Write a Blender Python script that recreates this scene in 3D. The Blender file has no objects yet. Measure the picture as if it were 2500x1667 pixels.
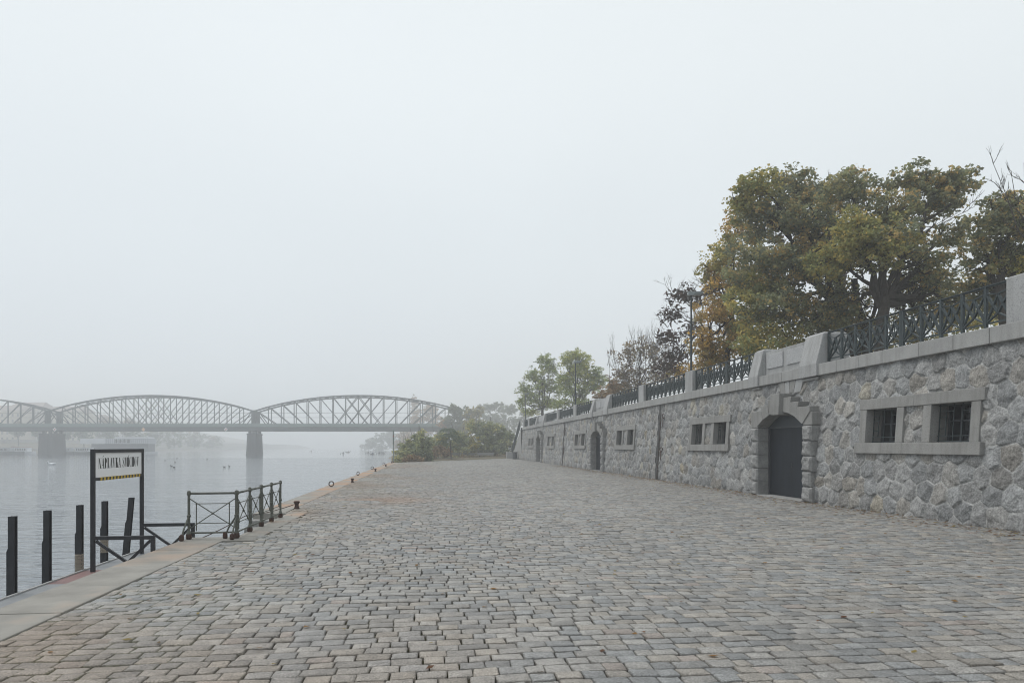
import bpy, math, random
import numpy as np
from mathutils import Vector, Matrix
R = math.radians
rnd = random.Random(7)
C = bpy.context.scene.collection
scene = bpy.context.scene

# ------------------------------------------------------------------ camera
F = 1667.0; TH = math.atan(196/F); CO, SI = math.cos(TH), math.sin(TH)
CAMZ = 1.7; HOR = 1090.0
cam = bpy.data.cameras.new('camera'); camo = bpy.data.objects.new('camera', cam); C.objects.link(camo)
camo.location = (0, 0, CAMZ); camo.rotation_euler = (R(90), 0, -TH)
cam.sensor_width = 36; cam.lens = 36*F/2500; cam.shift_y = (HOR-833.5)/2500
cam.clip_start = .05; cam.clip_end = 6000
scene.camera = camo

# ------------------------------------------------------------------ sky and sun
w = bpy.data.worlds.new('World'); scene.world = w; w.use_nodes = True
nt = w.node_tree; N = nt.nodes; L = nt.links
bg = N['Background']
SUN_EL, SUN_AZ = R(56), R(293)          # azimuth clockwise from +Y: light comes over the river, from the left
sky = N.new('ShaderNodeTexSky'); sky.sky_type = 'NISHITA'; sky.sun_disc = False
sky.sun_elevation = SUN_EL; sky.sun_rotation = SUN_AZ
tc = N.new('ShaderNodeTexCoord'); sp = N.new('ShaderNodeSeparateXYZ')
L.new(tc.outputs['Generated'], sp.inputs[0])
rp = N.new('ShaderNodeValToRGB'); rp.color_ramp.interpolation = 'EASE'
e = rp.color_ramp.elements
e[0].position = 0.0; e[0].color = (.78, .835, .875, 1)
e[1].position = 1.0; e[1].color = (.965, 1.0, 1.01, 1)
for p_, c_ in ((.10, (.79, .845, .885)), (.28, (.83, .89, .92)), (.5, (.89, .945, .965))):
    q = e.new(p_); q.color = (*c_, 1)
L.new(sp.outputs['Z'], rp.inputs[0])
# cloud layer with a faint large-scale unevenness
nz = N.new('ShaderNodeTexNoise'); nz.inputs['Scale'].default_value = 1.6; nz.inputs['Detail'].default_value = 2
L.new(tc.outputs['Generated'], nz.inputs['Vector'])
nm = N.new('ShaderNodeMapRange'); nm.inputs['From Min'].default_value = .3; nm.inputs['From Max'].default_value = .7
nm.inputs['To Min'].default_value = .97; nm.inputs['To Max'].default_value = 1.03
L.new(nz.outputs['Fac'], nm.inputs['Value'])
mu = N.new('ShaderNodeVectorMath'); mu.operation = 'SCALE'; L.new(rp.outputs[0], mu.inputs[0]); L.new(nm.outputs[0], mu.inputs['Scale'])
sk = N.new('ShaderNodeVectorMath'); sk.operation = 'SCALE'; sk.inputs['Scale'].default_value = .10
L.new(sky.outputs[0], sk.inputs[0])
mx = N.new('ShaderNodeMix'); mx.data_type = 'RGBA'; mx.inputs['Factor'].default_value = .93
L.new(sk.outputs[0], mx.inputs['A']); L.new(mu.outputs[0], mx.inputs['B'])
L.new(mx.outputs['Result'], bg.inputs['Color']); bg.inputs['Strength'].default_value = 1.0
sun = bpy.data.lights.new('sun', 'SUN'); sun.energy = 1.4; sun.angle = R(28); sun.color = (1, .97, .93)
suno = bpy.data.objects.new('sun', sun); C.objects.link(suno)
sd = Vector((math.sin(SUN_AZ)*math.cos(SUN_EL), math.cos(SUN_AZ)*math.cos(SUN_EL), math.sin(SUN_EL)))
suno.rotation_euler = sd.to_track_quat('Z', 'Y').to_euler(); suno.location = (-20, -10, 40)

scene.view_settings.view_transform = 'Standard'; scene.view_settings.look = 'None'
scene.view_settings.exposure = 0.0; scene.view_settings.gamma = 1; scene.view_settings.use_curve_mapping = False
cy = scene.cycles
cy.max_bounces = 7; cy.diffuse_bounces = 3; cy.glossy_bounces = 3; cy.transmission_bounces = 4
cy.volume_bounces = 5; cy.transparent_max_bounces = 8; cy.caustics_reflective = False; cy.caustics_refractive = False
cy.use_denoising = True; cy.filter_width = 1.05; cy.sample_clamp_indirect = 6

# ------------------------------------------------------------------ placing helpers
def at(x, y, t):
    """a point of the photograph at forward distance t (metres)"""
    u = (x-1250)/F
    return Vector((t*(u*CO+SI), t*(-u*SI+CO), CAMZ+(HOR-y)/F*t))
def onz(x, y, z=0.0):
    return at(x, y, F*(CAMZ-z)/(y-HOR))

# ------------------------------------------------------------------ object helpers
def tag(o, label=None, cat=None, group=None, kind=None):
    if label: o['label'] = label
    if cat: o['category'] = cat
    if group: o['group'] = group
    if kind: o['kind'] = kind
    return o
def empty(name, loc=(0, 0, 0), rz=0, **k):
    o = bpy.data.objects.new(name, None); C.objects.link(o); o.location = loc; o.rotation_euler = (0, 0, rz)
    o.empty_display_size = .2
    return tag(o, **k)
def link(name, me, mat=None, parent=None, bevel=0):
    o = bpy.data.objects.new(name, me); C.objects.link(o)
    if mat and not me.materials: me.materials.append(mat)
    if parent: o.parent = parent
    if bevel:
        b = o.modifiers.new('bevel', 'BEVEL'); b.width = bevel; b.segments = 2; b.limit_method = 'ANGLE'; b.angle_limit = R(40)
    return o
def copy_tree(o, parent=None):
    c = o.copy(); C.objects.link(c)
    if parent: c.parent = parent
    for ch in list(o.children): copy_tree(ch, c)
    return c

class MB:
    """collects polygons, built as ONE mesh"""
    def __init__(s): s.v = []; s.f = []
    def add(s, vs, fs):
        n = len(s.v); s.v += [tuple(p) for p in vs]; s.f += [tuple(i+n for i in f) for f in fs]; return s
    def box(s, x0, x1, y0, y1, z0, z1, m=None):
        vs = [(x0,y0,z0),(x1,y0,z0),(x1,y1,z0),(x0,y1,z0),(x0,y0,z1),(x1,y0,z1),(x1,y1,z1),(x0,y1,z1)]
        if m is not None: vs = [m @ Vector(p) for p in vs]
        return s.add(vs, [(0,3,2,1),(4,5,6,7),(0,1,5,4),(1,2,6,5),(2,3,7,6),(3,0,4,7)])
    def bar(s, a, b, w, h=None, up=(0, 0, 1)):
        """rectangular bar from a to b, w across, h along 'up'"""
        h = h or w; a = Vector(a); b = Vector(b); d = (b-a); ln = d.length; d.normalize(); u = Vector(up)
        if abs(d.dot(u)) > .97: u = Vector((1, 0, 0)) if abs(d.x) < .9 else Vector((0, 1, 0))
        sx = d.cross(u).normalized(); u = sx.cross(d)
        vs = [p + sx*i*w/2 + u*j*h/2 for p in (a, b) for i, j in ((-1,-1),(1,-1),(1,1),(-1,1))]
        return s.add(vs, [(3,2,1,0),(4,5,6,7),(0,1,5,4),(1,2,6,5),(2,3,7,6),(3,0,4,7)])
    def tube(s, pts, rad, n=8, cap=True):
        pts = [Vector(p) for p in pts]; k = len(pts)
        if not isinstance(rad, (list, tuple)): rad = [rad]*k
        d0 = (pts[1]-pts[0]).normalized(); ref = Vector((0, 0, 1)) if abs(d0.z) < .9 else Vector((1, 0, 0))
        a = d0.cross(ref).normalized(); vs = []
        for i, p in enumerate(pts):
            d = (pts[min(i+1, k-1)]-pts[max(i-1, 0)]).normalized()
            a = (a-d*a.dot(d)); a = a.normalized() if a.length > 1e-6 else d.orthogonal().normalized(); b = d.cross(a)
            vs += [p+(a*math.cos(q)+b*math.sin(q))*rad[i] for q in (2*math.pi*j/n for j in range(n))]
        fs = [(i*n+j, i*n+(j+1) % n, (i+1)*n+(j+1) % n, (i+1)*n+j) for i in range(k-1) for j in range(n)]
        if cap: fs += [tuple(range(n-1, -1, -1)), tuple((k-1)*n+j for j in range(n))]
        return s.add(vs, fs)
    def ring(s, c, r, th, nrm, n=20, m=6, sx=1, sy=1):
        c = Vector(c); nn = Vector(nrm).normalized(); a = nn.orthogonal().normalized()
        if abs(nn.z) < .9: a = Vector((0, 0, 1)).cross(nn).normalized()
        b = nn.cross(a); vs = []; fs = []
        for i in range(n):
            q = 2*math.pi*i/n; p = c+a*math.cos(q)*r*sx+b*math.sin(q)*r*sy; o = (a*math.cos(q)+b*math.sin(q))
            for j in range(m):
                g = 2*math.pi*j/m; vs.append(p+(o*math.cos(g)+nn*math.sin(g))*th)
        for i in range(n):
            for j in range(m):
                fs.append((i*m+j, ((i+1) % n)*m+j, ((i+1) % n)*m+(j+1) % m, i*m+(j+1) % m))
        return s.add(vs, fs)
    def lathe(s, prof, c=(0, 0, 0), n=14):
        vs = [(c[0]+r*math.cos(q), c[1]+r*math.sin(q), c[2]+z) for r, z in prof for q in (2*math.pi*j/n for j in range(n))]
        k = len(prof)
        fs = [(i*n+j, i*n+(j+1) % n, (i+1)*n+(j+1) % n, (i+1)*n+j) for i in range(k-1) for j in range(n)]
        fs += [tuple(range(n-1, -1, -1)), tuple((k-1)*n+j for j in range(n))]
        return s.add(vs, fs)
    def prism(s, poly, x0, x1, x0b=None):
        """polygon in YZ (counter-clockwise seen from +X) extruded along X; poly2 lets front x vary"""
        n = len(poly)
        vs = [(x0, y, z) for y, z in poly]+[(x1, y, z) for y, z in poly]
        return s.add(vs, [tuple(range(n-1, -1, -1)), tuple(range(n, 2*n))]+[(i, (i+1) % n, n+(i+1) % n, n+i) for i in range(n)])
    def build(s, name, mat=None, parent=None, smooth=False, bevel=0):
        me = bpy.data.meshes.new(name); me.from_pydata(s.v, [], s.f); me.update()
        if smooth: me.polygons.foreach_set('use_smooth', [True]*len(me.polygons))
        return link(name, me, mat, parent, bevel)

def npmesh(name, v, quads, mat=None, parent=None, smooth=False, col=None):
    me = bpy.data.meshes.new(name); nv = len(v); nf, k = quads.shape
    me.vertices.add(nv); me.vertices.foreach_set('co', np.asarray(v, np.float32).ravel())
    me.loops.add(nf*k); me.loops.foreach_set('vertex_index', quads.astype(np.int32).ravel())
    me.polygons.add(nf); me.polygons.foreach_set('loop_start', np.arange(0, nf*k, k, dtype=np.int32))
    me.polygons.foreach_set('loop_total', np.full(nf, k, np.int32))
    if smooth: me.polygons.foreach_set('use_smooth', np.ones(nf, bool))
    me.update(calc_edges=True)
    if col is not None:
        a = me.color_attributes.new('Col', 'FLOAT_COLOR', 'POINT')
        c4 = np.ones((nv, 4), np.float32); c4[:, :3] = col; a.data.foreach_set('color', c4.ravel())
    return link(name, me, mat, parent)

# value noise in numpy
def _h(ix, iy, s):
    n = (ix.astype(np.int64)*374761393+iy.astype(np.int64)*668265263+s*974711) & 0x7fffffff
    n = ((n ^ (n >> 13))*1274126177) & 0x7fffffff
    return ((n ^ (n >> 16)) & 0xffff)/65535.0
def vn(x, y, s=0):
    ix, iy = np.floor(x), np.floor(y); fx, fy = x-ix, y-iy
    fx = fx*fx*(3-2*fx); fy = fy*fy*(3-2*fy)
    a, b, c, d = _h(ix, iy, s), _h(ix+1, iy, s), _h(ix, iy+1, s), _h(ix+1, iy+1, s)
    return a*(1-fx)*(1-fy)+b*fx*(1-fy)+c*(1-fx)*fy+d*fx*fy
def fbm(x, y, s=0, o=4):
    r = 0; am = .5; t = 0
    for i in range(o): r = r+am*vn(x*2**i, y*2**i, s+i*17); t += am; am *= .5
    return r/t

# ------------------------------------------------------------------ materials
def mat(name, col=(.5, .5, .5), rough=.7, metal=0, spec=.5):
    m = bpy.data.materials.new(name); m.use_nodes = True; b = m.node_tree.nodes['Principled BSDF']
    b.inputs['Base Color'].default_value = (*col, 1); b.inputs['Roughness'].default_value = rough
    b.inputs['Metallic'].default_value = metal; b.inputs['Specular IOR Level'].default_value = spec
    return m
def varied(name, c1, c2, scale=3, rough=.8, bump=0, bscale=60, detail=6, metal=0, c3=None, vec='Object', spec=.4, stretch=None, mid=.5, width=.2, streak=0):
    """noise-mixed colour, plus an optional fine third colour and bump"""
    m = mat(name, c1, rough, metal, spec); nt = m.node_tree; N = nt.nodes; L = nt.links; b = N['Principled BSDF']
    tc = N.new('ShaderNodeTexCoord'); src = tc.outputs[vec]
    if stretch:
        mp = N.new('ShaderNodeMapping'); mp.inputs['Scale'].default_value = stretch; L.new(src, mp.inputs[0]); src2 = mp.outputs[0]
    else: src2 = src
    n = N.new('ShaderNodeTexNoise'); n.inputs['Scale'].default_value = scale; n.inputs['Detail'].default_value = detail; L.new(src2, n.inputs['Vector'])
    r = N.new('ShaderNodeMapRange'); r.inputs['From Min'].default_value = mid-width; r.inputs['From Max'].default_value = mid+width; L.new(n.outputs['Fac'], r.inputs['Value'])
    x = N.new('ShaderNodeMix'); x.data_type = 'RGBA'; x.inputs['A'].default_value = (*c1, 1); x.inputs['B'].default_value = (*c2, 1); L.new(r.outputs[0], x.inputs['Factor'])
    out = x.outputs['Result']
    if c3:
        n3 = N.new('ShaderNodeTexNoise'); n3.inputs['Scale'].default_value = bscale; n3.inputs['Detail'].default_value = 2; L.new(src, n3.inputs['Vector'])
        r3 = N.new('ShaderNodeMapRange'); r3.inputs['From Min'].default_value = .52; r3.inputs['From Max'].default_value = .66; r3.inputs['To Max'].default_value = .75; L.new(n3.outputs['Fac'], r3.inputs['Value'])
        x3 = N.new('ShaderNodeMix'); x3.data_type = 'RGBA'; L.new(r3.outputs[0], x3.inputs['Factor']); L.new(out, x3.inputs['A']); x3.inputs['B'].default_value = (*c3, 1); out = x3.outputs['Result']
    if streak:      # run-off stains: tall narrow noise, darker and a little brown
        ms = N.new('ShaderNodeMapping'); ms.inputs['Scale'].default_value = (7, 7, .55); L.new(src, ms.inputs[0])
        ns = N.new('ShaderNodeTexNoise'); ns.inputs['Scale'].default_value = 1.0; ns.inputs['Detail'].default_value = 5; L.new(ms.outputs[0], ns.inputs['Vector'])
        r_ = N.new('ShaderNodeMapRange'); r_.inputs['From Min'].default_value = .46; r_.inputs['From Max'].default_value = .72; r_.inputs['To Max'].default_value = streak; L.new(ns.outputs['Fac'], r_.inputs['Value'])
        xs = N.new('ShaderNodeMix'); xs.data_type = 'RGBA'; L.new(r_.outputs[0], xs.inputs['Factor']); L.new(out, xs.inputs['A']); xs.inputs['B'].default_value = (c1[0]*.42, c1[1]*.40, c1[2]*.36, 1); out = xs.outputs['Result']
    L.new(out, b.inputs['Base Color'])
    if bump:
        nb = N.new('ShaderNodeTexNoise'); nb.inputs['Scale'].default_value = bscale; nb.inputs['Detail'].default_value = 5; L.new(src, nb.inputs['Vector'])
        bp = N.new('ShaderNodeBump'); bp.inputs['Strength'].default_value = bump; bp.inputs['Distance'].default_value = .01
        L.new(nb.outputs['Fac'], bp.inputs['Height']); L.new(bp.outputs[0], b.inputs['Normal'])
    return m
def colattr(name, rough=.8, fine=.35, fscale=70, bump=.5, spec=.35, bdist=.006, blotch=.0):
    """per-vertex stone colour x fine granite grain, with bump"""
    m = mat(name, (1, 1, 1), rough, 0, spec); nt = m.node_tree; N = nt.nodes; L = nt.links; b = N['Principled BSDF']
    a = N.new('ShaderNodeAttribute'); a.attribute_name = 'Col'
    tc = N.new('ShaderNodeTexCoord')
    n = N.new('ShaderNodeTexNoise'); n.inputs['Scale'].default_value = fscale; n.inputs['Detail'].default_value = 5; n.inputs['Roughness'].default_value = .7
    L.new(tc.outputs['Object'], n.inputs['Vector'])
    r = N.new('ShaderNodeMapRange'); r.inputs['From Min'].default_value = .3; r.inputs['From Max'].default_value = .7
    r.inputs['To Min'].default_value = 1-fine; r.inputs['To Max'].default_value = 1+fine; L.new(n.outputs['Fac'], r.inputs['Value'])
    n2 = N.new('ShaderNodeTexNoise'); n2.inputs['Scale'].default_value = 7; n2.inputs['Detail'].default_value = 5; n2.inputs['Roughness'].default_value = .65
    L.new(tc.outputs['Object'], n2.inputs['Vector'])
    r2 = N.new('ShaderNodeMapRange'); r2.inputs['From Min'].default_value = .3; r2.inputs['From Max'].default_value = .7
    r2.inputs['To Min'].default_value = .82-blotch; r2.inputs['To Max'].default_value = 1.18+blotch; L.new(n2.outputs['Fac'], r2.inputs['Value'])
    mm = N.new('ShaderNodeMath'); mm.operation = 'MULTIPLY'; L.new(r.outputs[0], mm.inputs[0]); L.new(r2.outputs[0], mm.inputs[1])
    s = N.new('ShaderNodeVectorMath'); s.operation = 'SCALE'; L.new(a.outputs['Color'], s.inputs[0]); L.new(mm.outputs[0], s.inputs['Scale'])
    L.new(s.outputs[0], b.inputs['Base Color'])
    bp = N.new('ShaderNodeBump'); bp.inputs['Strength'].default_value = bump; bp.inputs['Distance'].default_value = bdist
    n3 = N.new('ShaderNodeTexNoise'); n3.inputs['Scale'].default_value = fscale*.5; n3.inputs['Detail'].default_value = 6; L.new(tc.outputs['Object'], n3.inputs['Vector'])
    L.new(n3.outputs['Fac'], bp.inputs['Height']); L.new(bp.outputs[0], b.inputs['Normal'])
    return m
def leafmat(name):
    m = mat(name, (1, 1, 1), .6, 0, .3); nt = m.node_tree; N = nt.nodes; L = nt.links; b = N['Principled BSDF']
    a = N.new('ShaderNodeAttribute'); a.attribute_name = 'Col'; L.new(a.outputs['Color'], b.inputs['Base Color'])
    t = N.new('ShaderNodeBsdfTranslucent'); L.new(a.outputs['Color'], t.inputs['Color'])
    x = N.new('ShaderNodeMixShader'); x.inputs[0].default_value = .5
    L.new(b.outputs[0], x.inputs[1]); L.new(t.outputs[0], x.inputs[2]); L.new(x.outputs[0], N['Material Output'].inputs['Surface'])
    return m
M = {}
M['sett'] = colattr('sett_granite', .62, .75, 85, 1.0, .4, .008, .06)
M['rubble'] = colattr('rubble_stone', .9, .40, 26, 1.0, .2, .040, .10)
M['joint'] = varied('joint_soil', (.052, .043, .033), (.095, .082, .062), 1.2, .95, .5, 80)
M['granite'] = varied('dressed_granite', (.31, .31, .305), (.39, .39, .38), 1.4, .85, .6, 60, c3=(.22, .22, .22), streak=.32)
M['granite_l'] = varied('pale_granite', (.33, .333, .333), (.42, .422, .42), 1.1, .85, .7, 45, c3=(.22, .225, .23), streak=.35)
M['granite_r'] = varied('rusticated_granite', (.36, .365, .37), (.47, .475, .48), 14, .9, 1.0, 38, c3=(.24, .245, .25))
M['granite_w'] = varied('warm_granite', (.235, .233, .225), (.31, .307, .297), 1.7, .85, .7, 50, c3=(.19, .188, .18), streak=.35)
M['quoin'] = varied('rock_faced_granite', (.20, .20, .198), (.33, .33, .325), 5, .9, 1.0, 24, c3=(.19, .19, .19))
M['iron'] = varied('green_black_iron', (.014, .025, .028), (.030, .046, .051), 6, .5, .1, 60, spec=.5)
M['railpaint'] = varied('weathered_green_paint', (.07, .082, .07), (.12, .13, .11), 9, .55, .3, 80, c3=(.09, .06, .04))
M['black'] = varied('black_steel', (.014, .016, .019), (.028, .03, .035), 5, .5, .2, 60)
M['rust'] = varied('rusty_iron', (.075, .035, .024), (.045, .032, .028), 20, .9, .6, 90)
M['door'] = varied('blue_grey_door_paint', (.008, .011, .016), (.014, .019, .028), 1.3, .55, .1, 30, stretch=(1, 4, .7), spec=.25)
M['transom'] = varied('grey_transom_paint', (.03, .038, .048), (.042, .052, .062), 3, .5)
M['glass'] = mat('dark_window_glass', (.012, .014, .018), .08, 0, .9)
M['winframe'] = varied('grey_window_frame', (.045, .05, .058), (.065, .07, .078), 5, .5)
M['bark'] = varied('grey_brown_bark', (.028, .024, .020), (.055, .048, .042), 6, .95, .8, 30)
M['twig'] = varied('dark_twig_bark', (.05, .042, .038), (.08, .068, .06), 6, .95)
M['leaf'] = leafmat('autumn_foliage')
M['white'] = varied('white_sign_paint', (.86, .865, .87), (.90, .905, .91), 2, .5)
M['letter'] = mat('black_lettering', (.006, .006, .007), .5)
M['yellow'] = mat('yellow_tape', (.55, .38, .035), .6)
M['rope'] = varied('hemp_wrap', (.20, .17, .135), (.33, .29, .235), 30, .95, .8, 120, stretch=(1, 1, 6))

# ------------------------------------------------------------------ water
wm = mat('river_water', (.105, .125, .145), .05, 0, .5); nt = wm.node_tree; N = nt.nodes; L = nt.links; b = N['Principled BSDF']
b.inputs['IOR'].default_value = 1.5
tc = N.new('ShaderNodeTexCoord')
def wnoise(sc, st, det, rot=0):
    mp = N.new('ShaderNodeMapping'); mp.inputs['Scale'].default_value = st; mp.inputs['Rotation'].default_value = (0, 0, rot); L.new(tc.outputs['Object'], mp.inputs[0])
    n = N.new('ShaderNodeTexNoise'); n.inputs['Scale'].default_value = sc; n.inputs['Detail'].default_value = det; L.new(mp.outputs[0], n.inputs['Vector']); return n.outputs['Fac']
def mth(op, a, b_):
    m_ = N.new('ShaderNodeMath'); m_.operation = op
    for i, q in enumerate((a, b_)):
        if isinstance(q, (int, float)): m_.inputs[i].default_value = q
        else: L.new(q, m_.inputs[i])
    return m_.outputs[0]
h1 = wnoise(1.5, (.42, 1.5, 1), 3, .12); h2 = wnoise(.35, (.5, 1.3, 1), 2, -.25); h3 = wnoise(6, (.6, 1.3, 1), 2, .3)
hh = mth('ADD', mth('ADD', mth('MULTIPLY', h1, .10), mth('MULTIPLY', h2, .10)), mth('MULTIPLY', h3, .007))
# wind: ruffled towards the near bank, calmer far up the river and in streaks
big = wnoise(.012, (.5, 1.6, 1), 3, 0)
spx = N.new('ShaderNodeSeparateXYZ'); L.new(tc.outputs['Object'], spx.inputs[0])
far = N.new('ShaderNodeMapRange'); L.new(mth('ADD', spx.outputs['Y'], mth('MULTIPLY', big, 120)), far.inputs['Value'])
far.inputs['From Min'].default_value = 225; far.inputs['From Max'].default_value = 262; far.inputs['To Min'].default_value = 1; far.inputs['To Max'].default_value = .22
bp = N.new('ShaderNodeBump'); bp.inputs['Distance'].default_value = 1.0
L.new(mth('MULTIPLY', far.outputs[0], mth('ADD', mth('MULTIPLY', wnoise(.09, (.5, 1.4, 1), 3, .2), 1.5), .25)), bp.inputs['Strength']); L.new(hh, bp.inputs['Height']); L.new(bp.outputs[0], b.inputs['Normal'])
WZ = -1.2
tag(MB().add([(-1500,-300,WZ),(300,-300,WZ),(300,1500,WZ),(-1500,1500,WZ)], [(0,1,2,3)]).build('water', wm), kind='structure')

# ------------------------------------------------------------------ haze
hz = bpy.data.materials.new('haze'); hz.use_nodes = True; nt = hz.node_tree
nt.nodes.remove(nt.nodes['Principled BSDF'])
pv = nt.nodes.new('ShaderNodeVolumePrincipled'); pv.inputs['Density'].default_value = .0022
pv.inputs['Color'].default_value = (.97, .985, 1.0, 1); pv.inputs['Anisotropy'].default_value = .25
nt.links.new(pv.outputs[0], nt.nodes['Material Output'].inputs['Volume'])
hb = MB().box(-1550, 350, -330, 1550, -4.5, 46).build('haze', hz); tag(hb, kind='stuff')

# ------------------------------------------------------------------ quay paving of granite setts
KX0, KX1 = -4.52, -3.76          # kerb
WX, BAT = 11.56, .07             # wall foot and batter
WTOP = 3.88
def endline(X): return 75+(X+3)*1.72
rs = np.random.RandomState(3)
ys = [-2.5]
while ys[-1] < 101: ys.append(ys[-1]+.168+rs.uniform(-.013, .013))
S = []
for j in range(len(ys)-1):
    wds = np.clip(rs.normal(.220, .038, 96), .12, .33); xs = -3.745-rs.uniform(0, .2)+np.concatenate(([0], np.cumsum(wds)))
    xs = xs[xs < 11.8]; xs[0] = -3.745
    if xs[1]-xs[0] < .09: xs = np.delete(xs, 1)
    S.append(np.stack([xs[:-1], xs[1:], np.full(len(xs)-1, ys[j]), np.full(len(xs)-1, ys[j+1])], 1))
S = np.concatenate(S)
cx, cyy = (S[:, 0]+S[:, 1])/2, (S[:, 2]+S[:, 3])/2
keep = (cyy < endline(cx)) & ~((cx < -3.2) & (cyy > 12.75) & (cyy < 18.25))
S = S[keep]; cx = cx[keep]; cyy = cyy[keep]
def rowwave(x, y): return .05*(fbm(x*.35, y*.25, 5, 2)-.5)*2+.035*np.sin(x*.55+y*.13)
def groundz(x, y): return .018*(fbm(x*.5, y*.5, 9, 2)-.5)*2
n = len(S)
tone = rs.uniform(0, 1, n); reg = fbm(cx*.28, cyy*.22, 21, 3); reg2 = fbm(cx*.9, cyy*.8, 33, 2)
base = np.array([.300, .290, .272])*np.ones((n, 1))
blue = np.array([.215, .228, .236]); warm = np.array([.310, .280, .240]); pink = np.array([.315, .262, .228]); dark = np.array([.20, .205, .205])
k = rs.uniform(0, 1, n)
def mixin(mask, c, a): base[mask] = base[mask]*(1-a)+c*a
mixin(k < .26, blue, .6); mixin((k > .26) & (k < .42), warm, .6); mixin((k > .42) & (k < .455), pink, .6); mixin((k > .455) & (k < .53), dark, .5)
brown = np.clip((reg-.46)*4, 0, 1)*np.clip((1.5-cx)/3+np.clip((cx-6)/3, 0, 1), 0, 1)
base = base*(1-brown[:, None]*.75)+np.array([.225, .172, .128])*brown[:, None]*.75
ru = np.exp(-(((cx+1.6)/1.6)**2+((cyy-22.3)/1.4)**2))*(reg2 > .42)      # rust spill near the second mooring post
base = base*(1-ru[:, None]*.55)+np.array([.33, .19, .11])*ru[:, None]*.55
base *= .87*(1+(tone[:, None]-.5)*.36)*(1+(reg[:, None]-.5)*.25)
far_ = cyy > 26
def setts(sel, grid):
    s = S[sel]; m = len(s); g = len(grid); gx = rs.uniform(.004, .0075, (m, 4)); gx[:, 2:] += .0025
    x0, x1, y0, y1 = s[:, 0]+gx[:, 0], s[:, 1]-gx[:, 1], s[:, 2]+gx[:, 2], s[:, 3]-gx[:, 3]
    jx = rs.uniform(-.008, .008, (m, 2, 2)); jy = rs.uniform(-.005, .005, (m, 2, 2))
    P = []; Cc = []; tilt = rs.uniform(-.03, .03, (m, 2)); lift = rs.normal(0, .0028, m)
    idx = [(a, b_) for a in range(g) for b_ in range(g)]
    for a, b_ in idx:
        u, v = grid[a], grid[b_]
        ed = (min(u, 1-u) < .02) + (min(v, 1-v) < .02)
        uu, vv = u, v
        if ed == 2: uu = u*.96+.02; vv = v*.95+.025          # rounded corners
        jj = (jx[:, 0, 0]*(1-uu)*(1-vv)+jx[:, 1, 0]*uu*(1-vv)+jx[:, 0, 1]*(1-uu)*vv+jx[:, 1, 1]*uu*vv)
        kk = (jy[:, 0, 0]*(1-uu)*(1-vv)+jy[:, 1, 0]*uu*(1-vv)+jy[:, 0, 1]*(1-uu)*vv+jy[:, 1, 1]*uu*vv)
        X = x0+(x1-x0)*uu+jj; Y = y0+(y1-y0)*vv+kk
        dz = {0: 0, 1: -.0045, 2: -.0075}[ed]
        Z = groundz(X, Y)+dz+lift+tilt[:, 0]*(uu-.5)*.2+tilt[:, 1]*(vv-.5)*.16+(rs.normal(0, .0018, m) if g > 4 else 0)
        Y = Y+rowwave(X, Y); P.append(np.stack([X, Y, Z], 1))
    ring = [i*g for i in range(g)]+[(g-1)*g+i for i in range(1, g)]+[i*g+g-1 for i in range(g-2, -1, -1)]+[i for i in range(g-2, 0, -1)]
    for r_ in ring:
        q = P[r_].copy(); q[:, 2] -= .045; P.append(q)
    V = np.stack(P, 1); nv = V.shape[1]
    q = [(a*g+b_, (a+1)*g+b_, (a+1)*g+b_+1, a*g+b_+1) for a in range(g-1) for b_ in range(g-1)]
    o = g*g; lr = len(ring)
    q += [(ring[i], o+i, o+(i+1) % lr, ring[(i+1) % lr]) for i in range(lr)][::1]
    q = np.array(q); Q = (q[None]+(np.arange(m)*nv)[:, None, None]).reshape(-1, 4)
    col = np.repeat(base[sel], nv, 0).reshape(m, nv, 3)
    # soil, moss and leaf dust worked into the edges and sides of each sett
    X_, Y_ = (s[:, 0]+s[:, 1])/2, (s[:, 2]+s[:, 3])/2
    ms = np.clip((fbm(X_*.8, Y_*.6, 48, 3)-.44)*7, 0, 1)*np.clip((.8-X_)/4.2, 0, 1); ms = np.clip(ms+np.clip((-2.6-X_)/.8, 0, 1)*(fbm(X_*2, Y_, 49, 2) > .45)*.8, 0, 1)[:, None, None]
    bw = np.clip((X_-6)/5, 0, 1)[:, None, None]*.6
    soil = np.array([.050, .042, .032])*(1-bw)+np.array([.095, .060, .040])*bw
    soil = soil*(1-ms)+np.array([.105, .115, .035])*ms
    ring_ = np.array(ring); dirt = rs.uniform(.05, .40, (m, len(ring), 1))
    col[:, ring_] = col[:, ring_]*(1-dirt)+soil*dirt; col[:, o:] = soil
    return V.reshape(-1, 3), Q, col.reshape(-1, 3)
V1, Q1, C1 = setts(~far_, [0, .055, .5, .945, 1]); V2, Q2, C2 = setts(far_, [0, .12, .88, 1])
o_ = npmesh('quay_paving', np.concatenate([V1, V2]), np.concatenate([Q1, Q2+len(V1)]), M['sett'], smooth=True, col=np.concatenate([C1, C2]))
tag(o_, kind='structure')
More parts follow.
